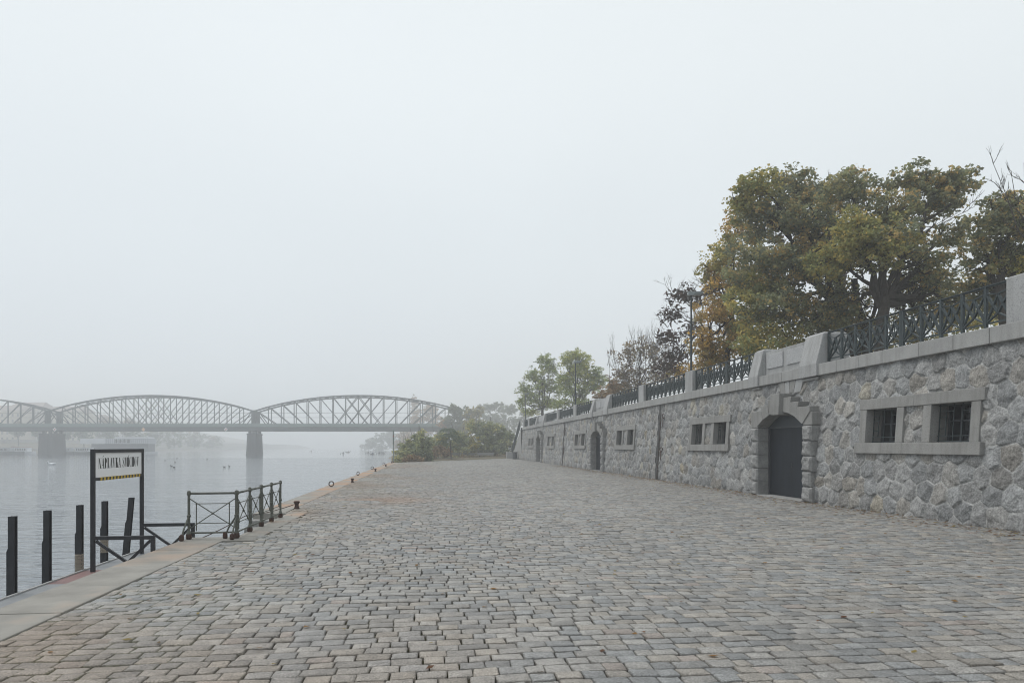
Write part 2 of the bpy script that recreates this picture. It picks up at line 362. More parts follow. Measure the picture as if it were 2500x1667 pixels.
# joint filling: dark soil, mossy towards the river
gx_, gy_ = np.meshgrid(np.arange(-3.76, 11.9, .25), np.arange(-2.6, 104, .25), indexing='ij')
jz = groundz(gx_, gy_)-.034
mo = np.clip((fbm(gx_*.7, gy_*.7, 44, 3)-.42)*6, 0, 1)*np.clip((1.2-gx_)/4.5, 0, 1)+np.clip((-2.7-gx_)/1.0, 0, 1)*np.clip((fbm(gx_*1.5, gy_*.9, 48, 2)-.3)*3, 0, 1)*np.clip((gy_-3)/5, .2, 1)
mo = np.clip(mo, 0, 1)[..., None]
br = np.clip((gx_-7.5)/4, 0, 1)[..., None]
jc = np.array([.040, .034, .026])*(1-br)+np.array([.085, .060, .040])*br
jc = jc*(1-mo)+np.array([.115, .125, .032])*mo
ni, nj = gx_.shape; ii = np.arange(ni*nj).reshape(ni, nj)
Qj = np.stack([ii[:-1, :-1], ii[1:, :-1], ii[1:, 1:], ii[:-1, 1:]], -1).reshape(-1, 4)
Vj = np.stack([gx_, gy_, jz], -1).reshape(-1, 3); qc = Vj[Qj].mean(1)
Qj = Qj[(qc[:, 1] < endline(qc[:, 0])+.3) & ~((qc[:, 0] < -3.4) & (qc[:, 1] > 12.9) & (qc[:, 1] < 18.1))]
M['jointc'] = colattr('joint_soil_and_moss', .95, .4, 60, .8, .1)
tag(npmesh('ground', Vj, Qj, M['jointc'], smooth=True, col=jc.reshape(-1, 3)), kind='structure')

# ------------------------------------------------------------------ granite kerb and quay wall
km = varied('kerb_granite', (.205, .195, .175), (.31, .297, .268), 2.2, .8, .4, 90, c3=(.25, .245, .23))
nt = km.node_tree; N = nt.nodes; L = nt.links; b = N['Principled BSDF']
src = b.inputs['Base Color'].links[0].from_socket
tc = N.new('ShaderNodeTexCoord'); sp = N.new('ShaderNodeSeparateXYZ'); L.new(tc.outputs['Object'], sp.inputs[0])
rn = N.new('ShaderNodeTexNoise'); rn.inputs['Scale'].default_value = .55; rn.inputs['Detail'].default_value = 6; L.new(tc.outputs['Object'], rn.inputs['Vector'])
mr = N.new('ShaderNodeMapRange'); mr.inputs['From Min'].default_value = 17; mr.inputs['From Max'].default_value = 24; mr.inputs['To Min'].default_value = .04; mr.inputs['To Max'].default_value = .17; L.new(sp.outputs['Y'], mr.inputs['Value'])
ad = N.new('ShaderNodeMath'); ad.operation = 'ADD'; L.new(rn.outputs['Fac'], ad.inputs[0]); L.new(mr.outputs[0], ad.inputs[1])
m2 = N.new('ShaderNodeMapRange'); m2.inputs['From Min'].default_value = .56; m2.inputs['From Max'].default_value = .78; m2.inputs['To Max'].default_value = .8; L.new(ad.outputs[0], m2.inputs['Value'])
x = N.new('ShaderNodeMix'); x.data_type = 'RGBA'; L.new(m2.outputs[0], x.inputs['Factor']); L.new(src, x.inputs['A']); x.inputs['B'].default_value = (.40, .235, .14, 1)
L.new(x.outputs['Result'], b.inputs['Base Color'])
mb = MB(); y = -2.6
def slabs(x0, x1, ya, yb, ln, z=.004):
    y = ya
    while y < yb-.05:
        l_ = min(ln*rnd.uniform(.85, 1.15), yb-y)
        if yb-y-l_ < .4: l_ = yb-y
        mb.box(x0, x1, y+.007, y+l_-.007, -.3, z+rnd.uniform(-.003, .003)); y += l_
slabs(KX0, KX1, -2.6, 12.9, 1.35)
slabs(KX0, -3.2, 12.9, 13.42, .6)
slabs(-3.66, -3.2, 13.42, 18.0, .95)
slabs(KX0, -3.2, 18.0, 18.22, .6)
slabs(KX0, KX1, 18.22, 74.2, 1.6)
tag(mb.build('quay_kerb', km, bevel=.012), kind='structure')
mb = MB(); mb.box(KX0+.01, KX1-.02, -3, 13.40, -3, -.30); mb.box(KX0+.01, KX1-.02, 18.02, 74.1, -3, -.30)
mb.box(-3.655, -3.25, 13.40, 18.02, -3, -.30)
tag(mb.build('quay_face', M['granite_w']), kind='structure')
mb = MB()
for k_ in range(8):
    z1 = -.15*k_-.15+.0; ya = 18.0-.42*(k_+1)
    mb.box(KX0+.012, -3.665, ya, 18.01-.42*k_ - (.002 if k_ else 0), -2.9, z1+.012)
tag(mb.build('quay_steps', M['granite_w'], bevel=.01), kind='structure')

# ------------------------------------------------------------------ retaining wall
wall = empty('retaining_wall', (0, 0, 0), label='long grey rubble stone embankment wall with doors, barred windows and pale coping', cat='wall')
DOORS = [21.45, 46.9, 72.9]; WINS = [15.37, 27.8, 40.4, 53.1, 66.4, 80.0]; LADS = [34.2, 59.9]
Y0, YE, YB = 3.0, 88.6, 97.6
holes = [(d-1.60, d+1.60, -1, 2.95) for d in DOORS]
for w_ in WINS:
    for s in (-1, 1): holes.append((w_+s*1.24-.66, w_+s*1.24+.66, 1.74, 2.76))
for l_ in LADS: holes.append((l_-.26, l_+.26, -1, 9))
CW, CH = .49, .43
def cell_centres(ci, ri):
    jx = (_h(ci, ri, 11)-.5)*.44*CW; jz = (_h(ci, ri, 12)-.5)*.50*CH
    return (ci+.5*(ri % 2))*CW+jx, (ri+.5)*CH+jz
def rubble(Y, Z):
    wy = Y+.05*(vn(Y*3, Z*3, 71)-.5); wz = Z+.05*(vn(Y*3, Z*3, 72)-.5)
    r0 = np.floor(wz/CH).astype(int); best = np.full(Y.shape, 9.); b2 = np.full(Y.shape, 9.)
    c1y = np.zeros(Y.shape); c1z = np.zeros(Y.shape); c2y = np.zeros(Y.shape); c2z = np.zeros(Y.shape); idc = np.zeros(Y.shape, int); idr = np.zeros(Y.shape, int)
    for dr in (-2, -1, 0, 1, 2):
        ri = r0+dr; c0 = np.floor(wy/CW-.5*(ri % 2)).astype(int)
        for dc in (-1, 0, 1, 2):
            ci = c0+dc; a, b_ = cell_centres(ci, ri)
            # some stones are larger: weighted distance
            wgt = (_h(ci, ri, 13)-.5)*.045
            d = (wy-a)**2+((wz-b_)*1.05)**2-wgt*.5
            m1 = d < best; m2 = (~m1) & (d < b2)
            b2 = np.where(m1, best, np.where(m2, d, b2)); c2y = np.where(m1, c1y, np.where(m2, a, c2y)); c2z = np.where(m1, c1z, np.where(m2, b_, c2z))
            best = np.where(m1, d, best); c1y = np.where(m1, a, c1y); c1z = np.where(m1, b_, c1z); idc = np.where(m1, ci, idc); idr = np.where(m1, ri, idr)
    ln = np.sqrt((c2y-c1y)**2+(c2z-c1z)**2)+1e-6
    edge = (b2-best)/(2*ln)
    py, pz = wy-c1y, wz-c1z; h = np.full(Y.shape, 9.)
    for k_ in range(4):
        ang = _h(idc, idr, 20+k_)*6.283; sl = .10+.45*_h(idc, idr, 30+k_)
        h = np.minimum(h, .045+.06*_h(idc, idr, 40+k_)+sl*(np.cos(ang)*py+np.sin(ang)*pz))
    h = np.clip(h, .004, .07)
    e_ = np.clip((edge-.012)/.022, 0, 1); e_ = e_*e_*(3-2*e_)
    ht = e_*(h*.8+.014)+.026*(fbm(Y*8, Z*8, 61, 4)-.5)*e_
    mort = 1-np.clip((edge-.010)/.008, 0, 1)
    t1, t2, t3 = _h(idc, idr, 51), _h(idc, idr, 52), _h(idc, idr, 53)
    g = .21+.12*t1
    col = np.stack([g*1.0, g*1.0, g*.99], -1)
    wm_ = np.clip((t2-.66)*2.6, 0, 1)[..., None]*np.array([.030, .012, -.012]); bl = (t2 < .28)[..., None]*np.array([-.016, -.012, -.008])
    col = col+wm_+bl+(t3 > .965)[..., None]*np.array([.05, .03, -.01])
    st = fbm(Y*2.1, Z*1.1, 64, 4)
    col = col*(1+(st-.5)*.35)[..., None]
    col = col*(1-mort[..., None])+np.array([.40, .40, .392])*mort[..., None]
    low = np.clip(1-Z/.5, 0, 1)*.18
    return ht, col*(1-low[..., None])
def wallgrid(ya, yb, st):
    Y, Z = np.meshgrid(np.arange(ya, yb+st*.5, (yb-ya)/round((yb-ya)/st)), np.arange(-.12, WTOP+.01, st), indexing='ij')
    h, c = rubble(Y, Z); Xs = WX+BAT*Z-h
    ni, nj = Y.shape; ii = np.arange(ni*nj).reshape(ni, nj); q = np.stack([ii[:-1, :-1], ii[:-1, 1:], ii[1:, 1:], ii[1:, :-1]], -1).reshape(-1, 4)
    V = np.stack([Xs, Y, Z], -1).reshape(-1, 3); qc = V[q].mean(1); k_ = np.ones(len(q), bool)
    for a, b_, z0, z1 in holes: k_ &= ~((qc[:, 1] > a) & (qc[:, 1] < b_) & (qc[:, 2] > z0) & (qc[:, 2] < z1))
    k_ &= (qc[:, 1] < YE) | (qc[:, 2] < .6+(WTOP-.6)*(YB-qc[:, 1])/(YB-YE))
    k_ &= (qc[:, 1] < YB)
    return V, q[k_], c.reshape(-1, 3)
parts = [wallgrid(Y0, 24, .022), wallgrid(24, 50, .04), wallgrid(50, 98, .07)]
VV, QQ, CC, o_ = [], [], [], 0
for v_, q_, c_ in parts: VV.append(v_); QQ.append(q_+o_); CC.append(c_); o_ += len(v_)
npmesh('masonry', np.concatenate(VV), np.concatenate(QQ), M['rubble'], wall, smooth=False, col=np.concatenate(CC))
XT = WX+BAT*WTOP
# coping blocks
mb = MB(); y = Y0
while y < YE:
    l_ = rnd.uniform(.95, 1.35); y1 = min(y+l_, YE)
    if not any(l2-.26 < (y+y1)/2 < l2+.26 for l2 in ()): mb.box(XT-.15+rnd.uniform(-.003, .003), XT+.62, y+.004, y1-.004, WTOP-.01, WTOP+.335+rnd.uniform(-.002, .002))
    y = y1
mb.build('coping', M['granite'], wall, bevel=.014)
CT = WTOP+.335                     # coping top, promenade level
# parapet posts and panels over each door
posts = [(11.95, 12.88), (30.05, 30.95), (37.3, 38.25), (55.6, 56.5), (63.3, 64.2), (82.9, 83.7), (87.7, 88.5)]
for a, b_ in posts:
    m_ = MB(); vs = []
    m_.box(XT+.0, XT+.48, a, b_, CT, CT+.985)
    m_.build('parapet_post', M['granite_l'], wall, bevel=.03)
groups = [(19.55, 24.05), (44.6, 49.6), (70.9, 76.6)]
for a, b_ in groups:
    for y0, y1 in ((a, a+1.02), (b_-.72, b_)):
        fx0, fx1 = XT-.22, XT+.02
        vs = [(fx0, y0, WTOP-.03), (XT+.9, y0, WTOP+.2), (XT+.9, y1, WTOP+.2), (fx0, y1, WTOP-.03),
              (fx0, y0, CT+.02), (XT+.9, y0, CT+.02), (XT+.9, y1, CT+.02), (fx0, y1, CT+.02),
              (fx1, y0+.02, CT+.93), (XT+.85, y0+.02, CT+.93), (XT+.85, y1-.02, CT+.93), (fx1, y1-.02, CT+.93),
              (fx1+.09, y0+.06, CT+1.0), (XT+.76, y0+.06, CT+1.0), (XT+.76, y1-.06, CT+1.0), (fx1+.09, y1-.06, CT+1.0)]
        fs = [(0, 3, 2, 1), (12, 13, 14, 15)]
        for k_ in range(3):
            for j in range(4): fs.append((4*k_+j, 4*k_+(j+1) % 4, 4*k_+4+(j+1) % 4, 4*k_+4+j))
        MB().add(vs, fs).build('buttress', M['granite_l'], wall, bevel=.02)
        MB().box(XT-.12, XT+.3, y0+.08, y1-.08, WTOP-.12, WTOP-.032).build('corbel', M['granite'], wall, bevel=.02)
    pn = MB().box(XT+.10, XT+.6, a+1.03, b_-.73, CT+.002, CT+.86).build('parapet_panel', M['granite_l'], wall, bevel=.012)
    mid = (a+1.03+b_-.73)/2
    for y0, y1 in ((a+1.2, mid-.13), (mid+.13, b_-.9)):
        MB().box(XT+.062, XT+.12, y0, y1, CT+.24, CT+.74).build('rusticated_field', M['granite_r'], pn, bevel=.015)

# doors
def rock_block(mb, x0, y0, y1, z0, z1, depth, amp, seed, st=.045):
    """a quoin with a rough bulging front face (front = -X) and returned reveal"""
    ny = max(3, int((y1-y0)/st)); nz_ = max(3, int((z1-z0)/st)); Y, Z = np.meshgrid(np.linspace(y0, y1, ny+1), np.linspace(z0, z1, nz_+1), indexing='ij')
    u = (Y-y0)/(y1-y0); v = (Z-z0)/(z1-z0); ed = np.clip(np.minimum(np.minimum(u, 1-u)*(y1-y0), np.minimum(v, 1-v)*(z1-z0))/.07, 0, 1)
    h = amp*np.sqrt(ed)*(.3+1.3*fbm(Y*8+seed, Z*8, seed, 5)); X = x0-h
    n0 = len(mb.v); mb.v += [tuple(p) for p in np.stack([X, Y, Z], -1).reshape(-1, 3)]
    for i in range(ny):
        for j in range(nz_): q = n0+i*(nz_+1)+j; mb.f.append((q, q+1, q+nz_+2, q+nz_+1))
    mb.box(x0+.0005, x0+depth, y0, y1, z0, z1)
SX = 11.44                         # front plane of the door surrounds
for di, d in enumerate(DOORS):
    sur = None
    for s in (-1, 1):
        for k_ in range(5):
            z0, z1 = k_*.472+.004, (k_+1)*.472-.010
            wd = .50 if k_ % 2 == 0 else .42
            ya, yb = (d+1.47, d+1.47+wd) if s > 0 else (d-1.47-wd, d-1.47)
            mb = MB(); rock_block(mb, SX, ya, yb, z0, z1, .44, .085, 100+di*20+k_*2+s)
            # rough return face inside the opening on the far jamb
            mb.build('quoin', M['quoin'], wall)
        ya, yb = (d+1.47, d+1.98) if s > 0 else (d-1.98, d-1.47)
        MB().box(SX-.01, SX+.45, ya, yb, 2.365, 2.76).build('impost', M['granite_w'], wall, bevel=.02)
    Rr, zc = 2.63, .22
    def ip(a, r=Rr): return (d+r*math.sin(a), zc+r*math.cos(a))
    angs = [(5, 14.2, 3.30), (14.2, 23.6, 3.12), (23.6, 34, 2.94)]
    for s in (-1, 1):
        for k_, (a0, a1, H) in enumerate(angs):
            a0, a1 = R(a0)*s, R(a1)*s
            p = [ip(a0), ip(a1), ip(a1, (H-zc)/math.cos(a1)), ip(a0, (H-zc)/math.cos(a0))]
            if k_ == 2: p[2] = (d+1.90*s, H); p.insert(2, (d+1.90*s, 2.765)); p[1] = (ip(a1)[0], 2.765 if False else ip(a1)[1])
            if s > 0: p = p[::-1]
            MB().prism(p, SX-.02-.012*k_, SX+.46).build('voussoir', M['granite_w'], wall, bevel=.014)
    kk = [(d-.30, 3.44), (d-.235, 2.74), (d+.235, 2.74), (d+.30, 3.44)]
    MB().prism(kk[::1], SX-.16, SX+.46).build('keystone', M['granite_w'], wall, bevel=.02)
    for k_, (ya, yb) in enumerate(((-.78, -.40), (-.38, -.10), (-.08, .14), (.16, .48))):
        f_ = 1.25
        MB().prism([(d+ya, 3.46), (d+yb, 3.46), (d+yb*f_, WTOP-.02), (d+ya*f_, WTOP-.02)], WX+BAT*3.6-.075, WX+.5).build('dressed_stone', M['granite_w' if k_ % 2 else 'granite_l'], wall, bevel=.01)
    # reveal, step, door
    dr = MB().box(SX+.43, SX+.50, d-1.42, d+1.42, .03, 2.37).build('door', M['door'], wall)
    pts = [(d-1.5, 2.385), (d+1.5, 2.385), (d+1.5, 2.45)]+[ip(R(a_)) for a_ in (30, 20, 10, 0, -10, -20, -30)]+[(d-1.5, 2.45)]
    pts = [(yy, zz+(.03 if zz > 2.5 else 0)) for yy, zz in pts]
    MB().prism(pts, SX+.42, SX+.47).build('transom', M['transom'], dr)
    fr = MB()
    for s in (-1, 1): fr.box(SX+.38, SX+.52, d+s*1.445-.028, d+s*1.445+.028, .0, 2.38)
    fr.box(SX+.38, SX+.52, d-1.41, d+1.41, 2.33, 2.384); fr.build('door_frame', M['winframe'], dr)
    MB().tube([(SX+.40, d-.10, 1.02), (SX+.37, d-.10, 1.02), (SX+.37, d-.10, 1.16), (SX+.40, d-.10, 1.16)], .009, 6).build('door_handle', M['winframe'], dr)
    MB().box(SX+.52, SX+.56, d-1.7, d+1.7, -.1, 2.95).build('niche_back', M['black'], wall)
    MB().box(SX-.08, SX+.6, d-1.46, d+1.46, -.1, .022).build('doorstep', M['granite'], wall, bevel=.01)

# windows: paired, in dressed frames
def battered(mb_pts, z): return WX+BAT*z
def fbox(mb, y0, y1, z0, z1, out, dep):
    """box following the batter"""
    xa0, xa1 = WX+BAT*z0, WX+BAT*z1
    vs = [(xa0-out, y0, z0), (xa0+dep, y0, z0), (xa0+dep, y1, z0), (xa0-out, y1, z0), (xa1-out, y0, z1), (xa1+dep, y0, z1), (xa1+dep, y1, z1), (xa1-out, y1, z1)]
    mb.add(vs, [(0,3,2,1),(4,5,6,7),(0,1,5,4),(1,2,6,5),(2,3,7,6),(3,0,4,7)])
for w_ in WINS:
    fr = MB()
    fbox(fr, w_-2.16, w_-.02, 2.69, 2.97, .115, .5); fbox(fr, w_-.012, w_+2.10, 2.69, 2.97, .11, .5)
    fr.build('window_lintel', M['granite_w'], wall, bevel=.012)
    fr = MB(); fbox(fr, w_-2.14, w_+.30, 1.52, 1.80, .13, .5); fbox(fr, w_+.308, w_+2.22, 1.52, 1.80, .125, .5)
    fr.build('window_sill', M['granite_w'], wall, bevel=.012)
    for s in (-1, 1):
        yc = w_+s*1.20
        win = MB(); fbox(win, yc-.60, yc+.60, 1.80, 2.69, -.40, .43); win = win.build('window', M['glass'], wall)
        jb = MB()
        for q in (-1, 1): fbox(jb, yc+q*.73-.13, yc+q*.73+.13, 1.802, 2.688, .10, .5)
        jb.build('window_frame', M['granite_w'], win, bevel=.01)
        g = MB(); xg = WX+BAT*2.25+.11
        def gb(y0, z0, y1, z1, t=.016): g.bar((xg+BAT*(z0-2.25), yc+y0, z0), (xg+BAT*(z1-2.25), yc+y1, z1), t, t, (1, 0, 0))
        for yy in (-.56, -.13, .13, .56): gb(yy, 1.80, yy, 2.69)
        for zz in (1.95, 2.52): gb(-.56, zz, -.13, zz); gb(.13, zz, .56, zz)
        for sg in (-1, 1):
            gb(sg*.36, 1.95, sg*.36, 2.52)
            for zz in (2.12, 2.38): gb(sg*.36, zz, sg*.56, zz)
        gb(-.6, 1.95, .6, 1.95, .014); gb(-.6, 2.66, .6, 2.66, .02); gb(-.6, 1.83, .6, 1.83, .02)
        for yy in (-.575,):
            g.bar((xg, yc+yy, 1.80), (xg+BAT*.9, yc+yy, 2.69), .03, .03)
        g.build('grille', M['iron'], win)
        mu_ = MB()
        for yy in (-.57, -.19, .19, .57): fbox(mu_, yc+yy-.03, yc+yy+.03, 1.80, 2.69, -.36, .40)
        for zz in (1.80, 2.28, 2.64): fbox(mu_, yc-.54, yc+.54, zz, zz+.04, -.365, .397)
        mu_.build('casement', M['winframe'], win)

# ladder recesses
for i, l_ in enumerate(LADS):
    mb = MB()
    mb.box(WX+.30, WX+.36, l_-.32, l_+.32, -.1, WTOP)
    for s in (-1, 1): 
        z0, z1 = -.1, WTOP-.02
        vs = [(WX-.02, l_+s*.26, z0), (WX+.36, l_+s*.26, z0), (WX+.36, l_+s*.36, z0), (WX-.02, l_+s*.36, z0), (WX+BAT*z1-.03, l_+s*.26, z1), (WX+.36, l_+s*.26, z1), (WX+.36, l_+s*.36, z1), (WX+BAT*z1-.03, l_+s*.36, z1)]
        mb.add(vs, [(0,3,2,1),(4,5,6,7),(0,1,5,4),(1,2,6,5),(2,3,7,6),(3,0,4,7)])
    mb.build('ladder_recess', M['quoin'], wall)
    lad = empty('iron_ladder', (WX+.06, l_, 0), label=('iron ladder in the nearer wall recess, left of the second window pair' if i == 0 else 'iron ladder in the farther wall recess, beyond the second door'), cat='ladder', group='ladders set into the embankment wall')
    r_ = MB()
    for s in (-1, 1): r_.bar((0, s*.19, 0), (BAT*3.8, s*.19, 3.8), .012, .05, (0, 1, 0))
    r_.build('side_rail', M['rust'], lad)
    for k_ in range(13):
        z = .24+k_*.285; MB().tube([(BAT*z, -.19, z), (BAT*z, .19, z)], .014, 6).build('rung', M['railpaint'], lad)
    for k_, z in enumerate((1.42, 3.12)):
        rg = empty('mooring_ring', (WX+BAT*z-.06, l_-.56, z), label='rusty double mooring ring hanging %s beside the %s wall ladder' % (('low', 'high')[k_], ('nearer', 'farther')[i]), cat='mooring ring', group='mooring rings on the embankment wall')
        MB().ring((0, 0, .14), .105, .02, (1, .25, 0)).build('eye', M['rust'], rg)
        MB().ring((-.03, .0, -.20), .13, .022, (1, -.35, 0), sy=1.45).build('hanging_ring', M['rust'], rg)
        MB().lathe([(.035, 0), (.05, .02), (.05, .05), (.0, .06)], (0, 0, 0), 10).build('bolt', M['rust'], rg)

# ------------------------------------------------------------------ iron railings on the wall
XR = XT+.18
lat = MB(); P_ = .655
TL, TC_, BLz, BCz = .815, .745, .155, .345
def lb(y0, z0, y1, z1, w_=.020, h_=.050): lat.bar((0, y0, z0), (0, y1, z1), h_, w_)
lb(0, TL, P_/2, TC_, .026, .05); lb(P_/2, TC_, P_, TL, .026, .05); lb(0, BLz, P_/2, BCz, .026, .05); lb(P_/2, BCz, P_, BLz, .026, .05)
lb(0, TL, P_/2, BCz, .030); lb(P_, TL, P_/2, BCz, .046); lb(P_/2, TC_, 0, BLz, .046); lb(P_/2, TC_, P_, BLz, .030); lb(P_/2, TC_, P_/2, BCz, .026, .02); lb(0, BLz, P_, BLz, .036, .02)
latme = lat.build('lattice_panel', M['iron']); latm = latme.data; bpy.data.objects.remove(latme)
pm_ = MB().box(-.030, .030, -.034, .034, 0, .95).build('post', M['iron']); pmm = pm_.data; bpy.data.objects.remove(pm_)
spans = [(12.9, 19.54, 'between the nearest granite post and the big door panel'), (24.07, 30.03, 'just beyond the big door panel, up to the lamp post'), (30.97, 37.28, 'above the nearer wall ladder'),
         (38.27, 44.58, 'ending at the second parapet panel'), (49.62, 55.58, 'just beyond the second parapet panel'), (56.52, 63.28, 'above the farther wall ladder'),
         (64.22, 70.88, 'ending at the farthest parapet panel'), (76.62, 82.88, 'just beyond the farthest parapet panel'), (83.72, 87.68, 'last short one at the far end of the wall'), (3.0, 11.93, 'on the near side of the nearest granite post')]
for a, b_, txt in spans:
    rl = empty('iron_railing', (XR, a, CT), label='dark green lattice railing '+txt, cat='railing', group='lattice railings along the top of the embankment wall')
    k_ = max(1, round((b_-a-.06)/P_)); st = (b_-a-.06)/k_
    MB().box(-.04, .04, 0, b_-a, .95, .975).box(-.022, .022, 0, b_-a, .93, .95).build('top_rail', M['iron'], rl, bevel=.006)
    for i in range(k_+1):
        p = link('post', pmm, None, rl); p.location = (0, .03+i*st, 0)
        if i == k_//2 and k_ > 5: q = link('post', pmm, None, rl); q.location = (0, .03+i*st+.09, 0)
        if i < k_: q = link('lattice_panel', latm, None, rl); q.location = (0, .03+i*st, 0); q.scale = (1, st/P_, 1)

# stairs rail at the far end of the wall, end block, bin
sr = empty('stair_railing', (WX-.06, YE, CT), label='dark sloping stair railing descending at the far end of the stone wall', cat='railing')
dy, dz = YB-YE, -(WTOP-.3)
r_ = MB(); r_.bar((0, 0, 1.0), (0, dy, 1.0+dz), .06, .06); r_.bar((0, 0, .15), (0, dy, .15+dz), .03, .03); r_.build('top_rail', M['iron'], sr)
r_ = MB()
for i in range(57):
    f_ = i/56; r_.bar((0, dy*f_, dz*f_-.05), (0, dy*f_, 1.0+dz*f_), .05)
    if i % 4 == 0 and i < 56: r_.bar((0, dy*f_, .15+dz*f_), (0, dy*(f_+1/14), .95+dz*(f_+1/14)), .04); r_.bar((0, dy*f_, .85+dz*f_), (0, dy*(f_+1/14), .2+dz*(f_+1/14)), .04)
r_.build('baluster_row', M['iron'], sr)
mb = MB()
mb.add([(WX+.02, YE-.2, CT-.02), (WX+2.4, YE-.2, CT-.02), (WX+2.4, YB, .55), (WX+.02, YB, .55), (WX+.02, YE-.2, -.1), (WX+2.4, YE-.2, -.1), (WX+2.4, YB, -.1), (WX+.02, YB, -.1)], [(0,1,2,3),(0,3,7,4),(1,5,6,2),(2,6,7,3)])
mb.build('stair_flight', M['granite'], wall)
e1 = MB().box(WX-.9, WX+.6, YB-.4, YB+.5, -.1, .95).build('end_block', M['granite_l'], wall, bevel=.03)
bn = empty('litter_bin', (11.05, 90.6, 0), label='dark grey cylindrical litter bin at the far foot of the wall', cat='litter bin')
MB().lathe([(.30, .04), (.33, .06), (.33, .92), (.30, .95)], n=20).build('bin_body', M['winframe'], bn, smooth=False)
MB().lathe([(.34, .93), (.34, .98), (.24, 1.0)], n=20).build('rim', M['black'], bn)

# promenade on top and core of the embankment
tag(MB().box(WX+.62, WX+60, Y0-6, YE, -1.0, CT-.012).build('promenade', varied('promenade_gravel', (.20, .19, .17), (.28, .26, .23), 2, .95, .5, 40)), kind='structure')

# ------------------------------------------------------------------ landing stage, piles and name sign
DZ = -.35
dk = varied('grey_deck_plate', (.17, .18, .19), (.23, .24, .25), 2, .6, .2, 60)
nt = dk.node_tree; N = nt.nodes; L = nt.links; b = N['Principled BSDF']; src = b.inputs['Base Color'].links[0].from_socket
tc = N.new('ShaderNodeTexCoord'); sp = N.new('ShaderNodeSeparateXYZ'); L.new(tc.outputs['Object'], sp.inputs[0])
ra = N.new('ShaderNodeValToRGB'); ra.color_ramp.elements[0].position = .5; ra.color_ramp.elements[0].color = (0, 0, 0, 1); ra.color_ramp.elements[1].position = .52
mr = N.new('ShaderNodeMapRange'); mr.inputs['From Min'].default_value = 6; mr.inputs['From Max'].default_value = 15; L.new(sp.outputs['Y'], mr.inputs['Value'])
L.new(mr.outputs[0], ra.inputs[0]); el = ra.color_ramp.elements; el[0].position = .545; el[1].position = .55
q = el.new(.675); q.color = (1, 1, 1, 1); q = el.new(.68); q.color = (0, 0, 0, 1)
x = N.new('ShaderNodeMix'); x.data_type = 'RGBA'; L.new(ra.outputs[0], x.inputs['Factor']); L.new(src, x.inputs['A']); x.inputs['B'].default_value = (.20, .115, .11, 1); L.new(x.outputs['Result'], b.inputs['Base Color'])
ls = empty('landing_stage', (0, 0, 0), label='low narrow grey landing stage with a dull red stretch along the quay edge', cat='landing stage')
MB().box(-5.70, KX0-.03, 1.0, 14.3, DZ-.12, DZ).build('deck', dk, ls)
MB().box(-5.74, -5.702, 1.0, 14.3, DZ-.16, DZ+.02).build('edge_trim', M['granite_l'], ls)
MB().box(-5.6, -4.7, 1.2, 14.1, WZ-.6, DZ-.122).build('float', M['black'], ls)

pile = [(31, 1457, 1259.8, 23, 39.3, 0), (116, 1426.6, 1245.5, 110, 126, 0), (195, 1398.8, 1232.3, 188, 202, 1), (256, 1377, 1222.8, 251, 263, 1), (309, 1361.5, 1214.2, 315, 326, 0)]
plabel = ['black steel mooring pile nearest the left edge, leftmost of the five', 'black steel mooring pile second from the left, clear of the sign', 'black steel mooring pile wrapped in pale cloth, just left of the sign post',
          'black steel mooring pile wrapped in pale rope, seen through the sign frame', 'leaning black steel mooring pile seen through the sign frame']
for i, (x, yb, yt, xa, xb, wrap) in enumerate(pile):
    t = F*(CAMZ-DZ)/(yb-HOR); p = at(x, yb, t); zt = CAMZ-(yt-HOR)/F*t; wd = (xb-xa)/F*t
    X = -5.80; t = X/((x-1250)/F*CO+SI); px = at(x, yb, t); zt = CAMZ-(yt-HOR)/F*t
    o = empty('mooring_pile', (px.x, px.y, 0), label=plabel[i], cat='mooring pile', group='steel mooring piles beside the landing stage')
    wd = .105
    lean = 0 if i < 4 else .085
    h = zt
    def q_(dx, dy, z): return (dx+lean*(z-DZ), dy, z)
    mb = MB()
    for (ax, ay, bx, by) in ((-.042, -.038, .042, -.029), (-.042, .029, .042, .038), (-.006, -.029, .006, .029)):
        vs = [q_(ax, ay, -2.6), q_(bx, ay, -2.6), q_(bx, by, -2.6), q_(ax, by, -2.6), q_(ax, ay, h), q_(bx, ay, h), q_(bx, by, h), q_(ax, by, h)]
        mb.add(vs, [(0,3,2,1),(4,5,6,7),(0,1,5,4),(1,2,6,5),(2,3,7,6),(3,0,4,7)])
    mb.build('steel_section', M['black'], o)
    zs = h-.40*(h-DZ)
    mb = MB(); vs = [q_(-.064, -.034, -2.6), q_(-.0425, -.034, -2.6), q_(-.0425, .034, -2.6), q_(-.064, .034, -2.6), q_(-.064, -.034, zs-.06), q_(-.0425, -.034, zs), q_(-.0425, .034, zs), q_(-.064, .034, zs-.06)]
    mb.add(vs, [(0,3,2,1),(4,5,6,7),(0,1,5,4),(1,2,6,5),(2,3,7,6),(3,0,4,7)]); mb.build('side_angle', M['black'], o)
    if wrap:
        z0, z1 = (-.40, -.08)
        if i == 3: z0, z1 = -.19, .07
        mb = MB(); prof = []
        k_ = 16
        for j in range(k_+1):
            z = z0+(z1-z0)*j/k_; prof.append((.062+.005*math.sin(j*2.1)+.003*(j % 2), z))
        mb.lathe(prof, (-.008, 0, 0), 10); mb.build('cloth_wrap', M['rope'], o, smooth=True)

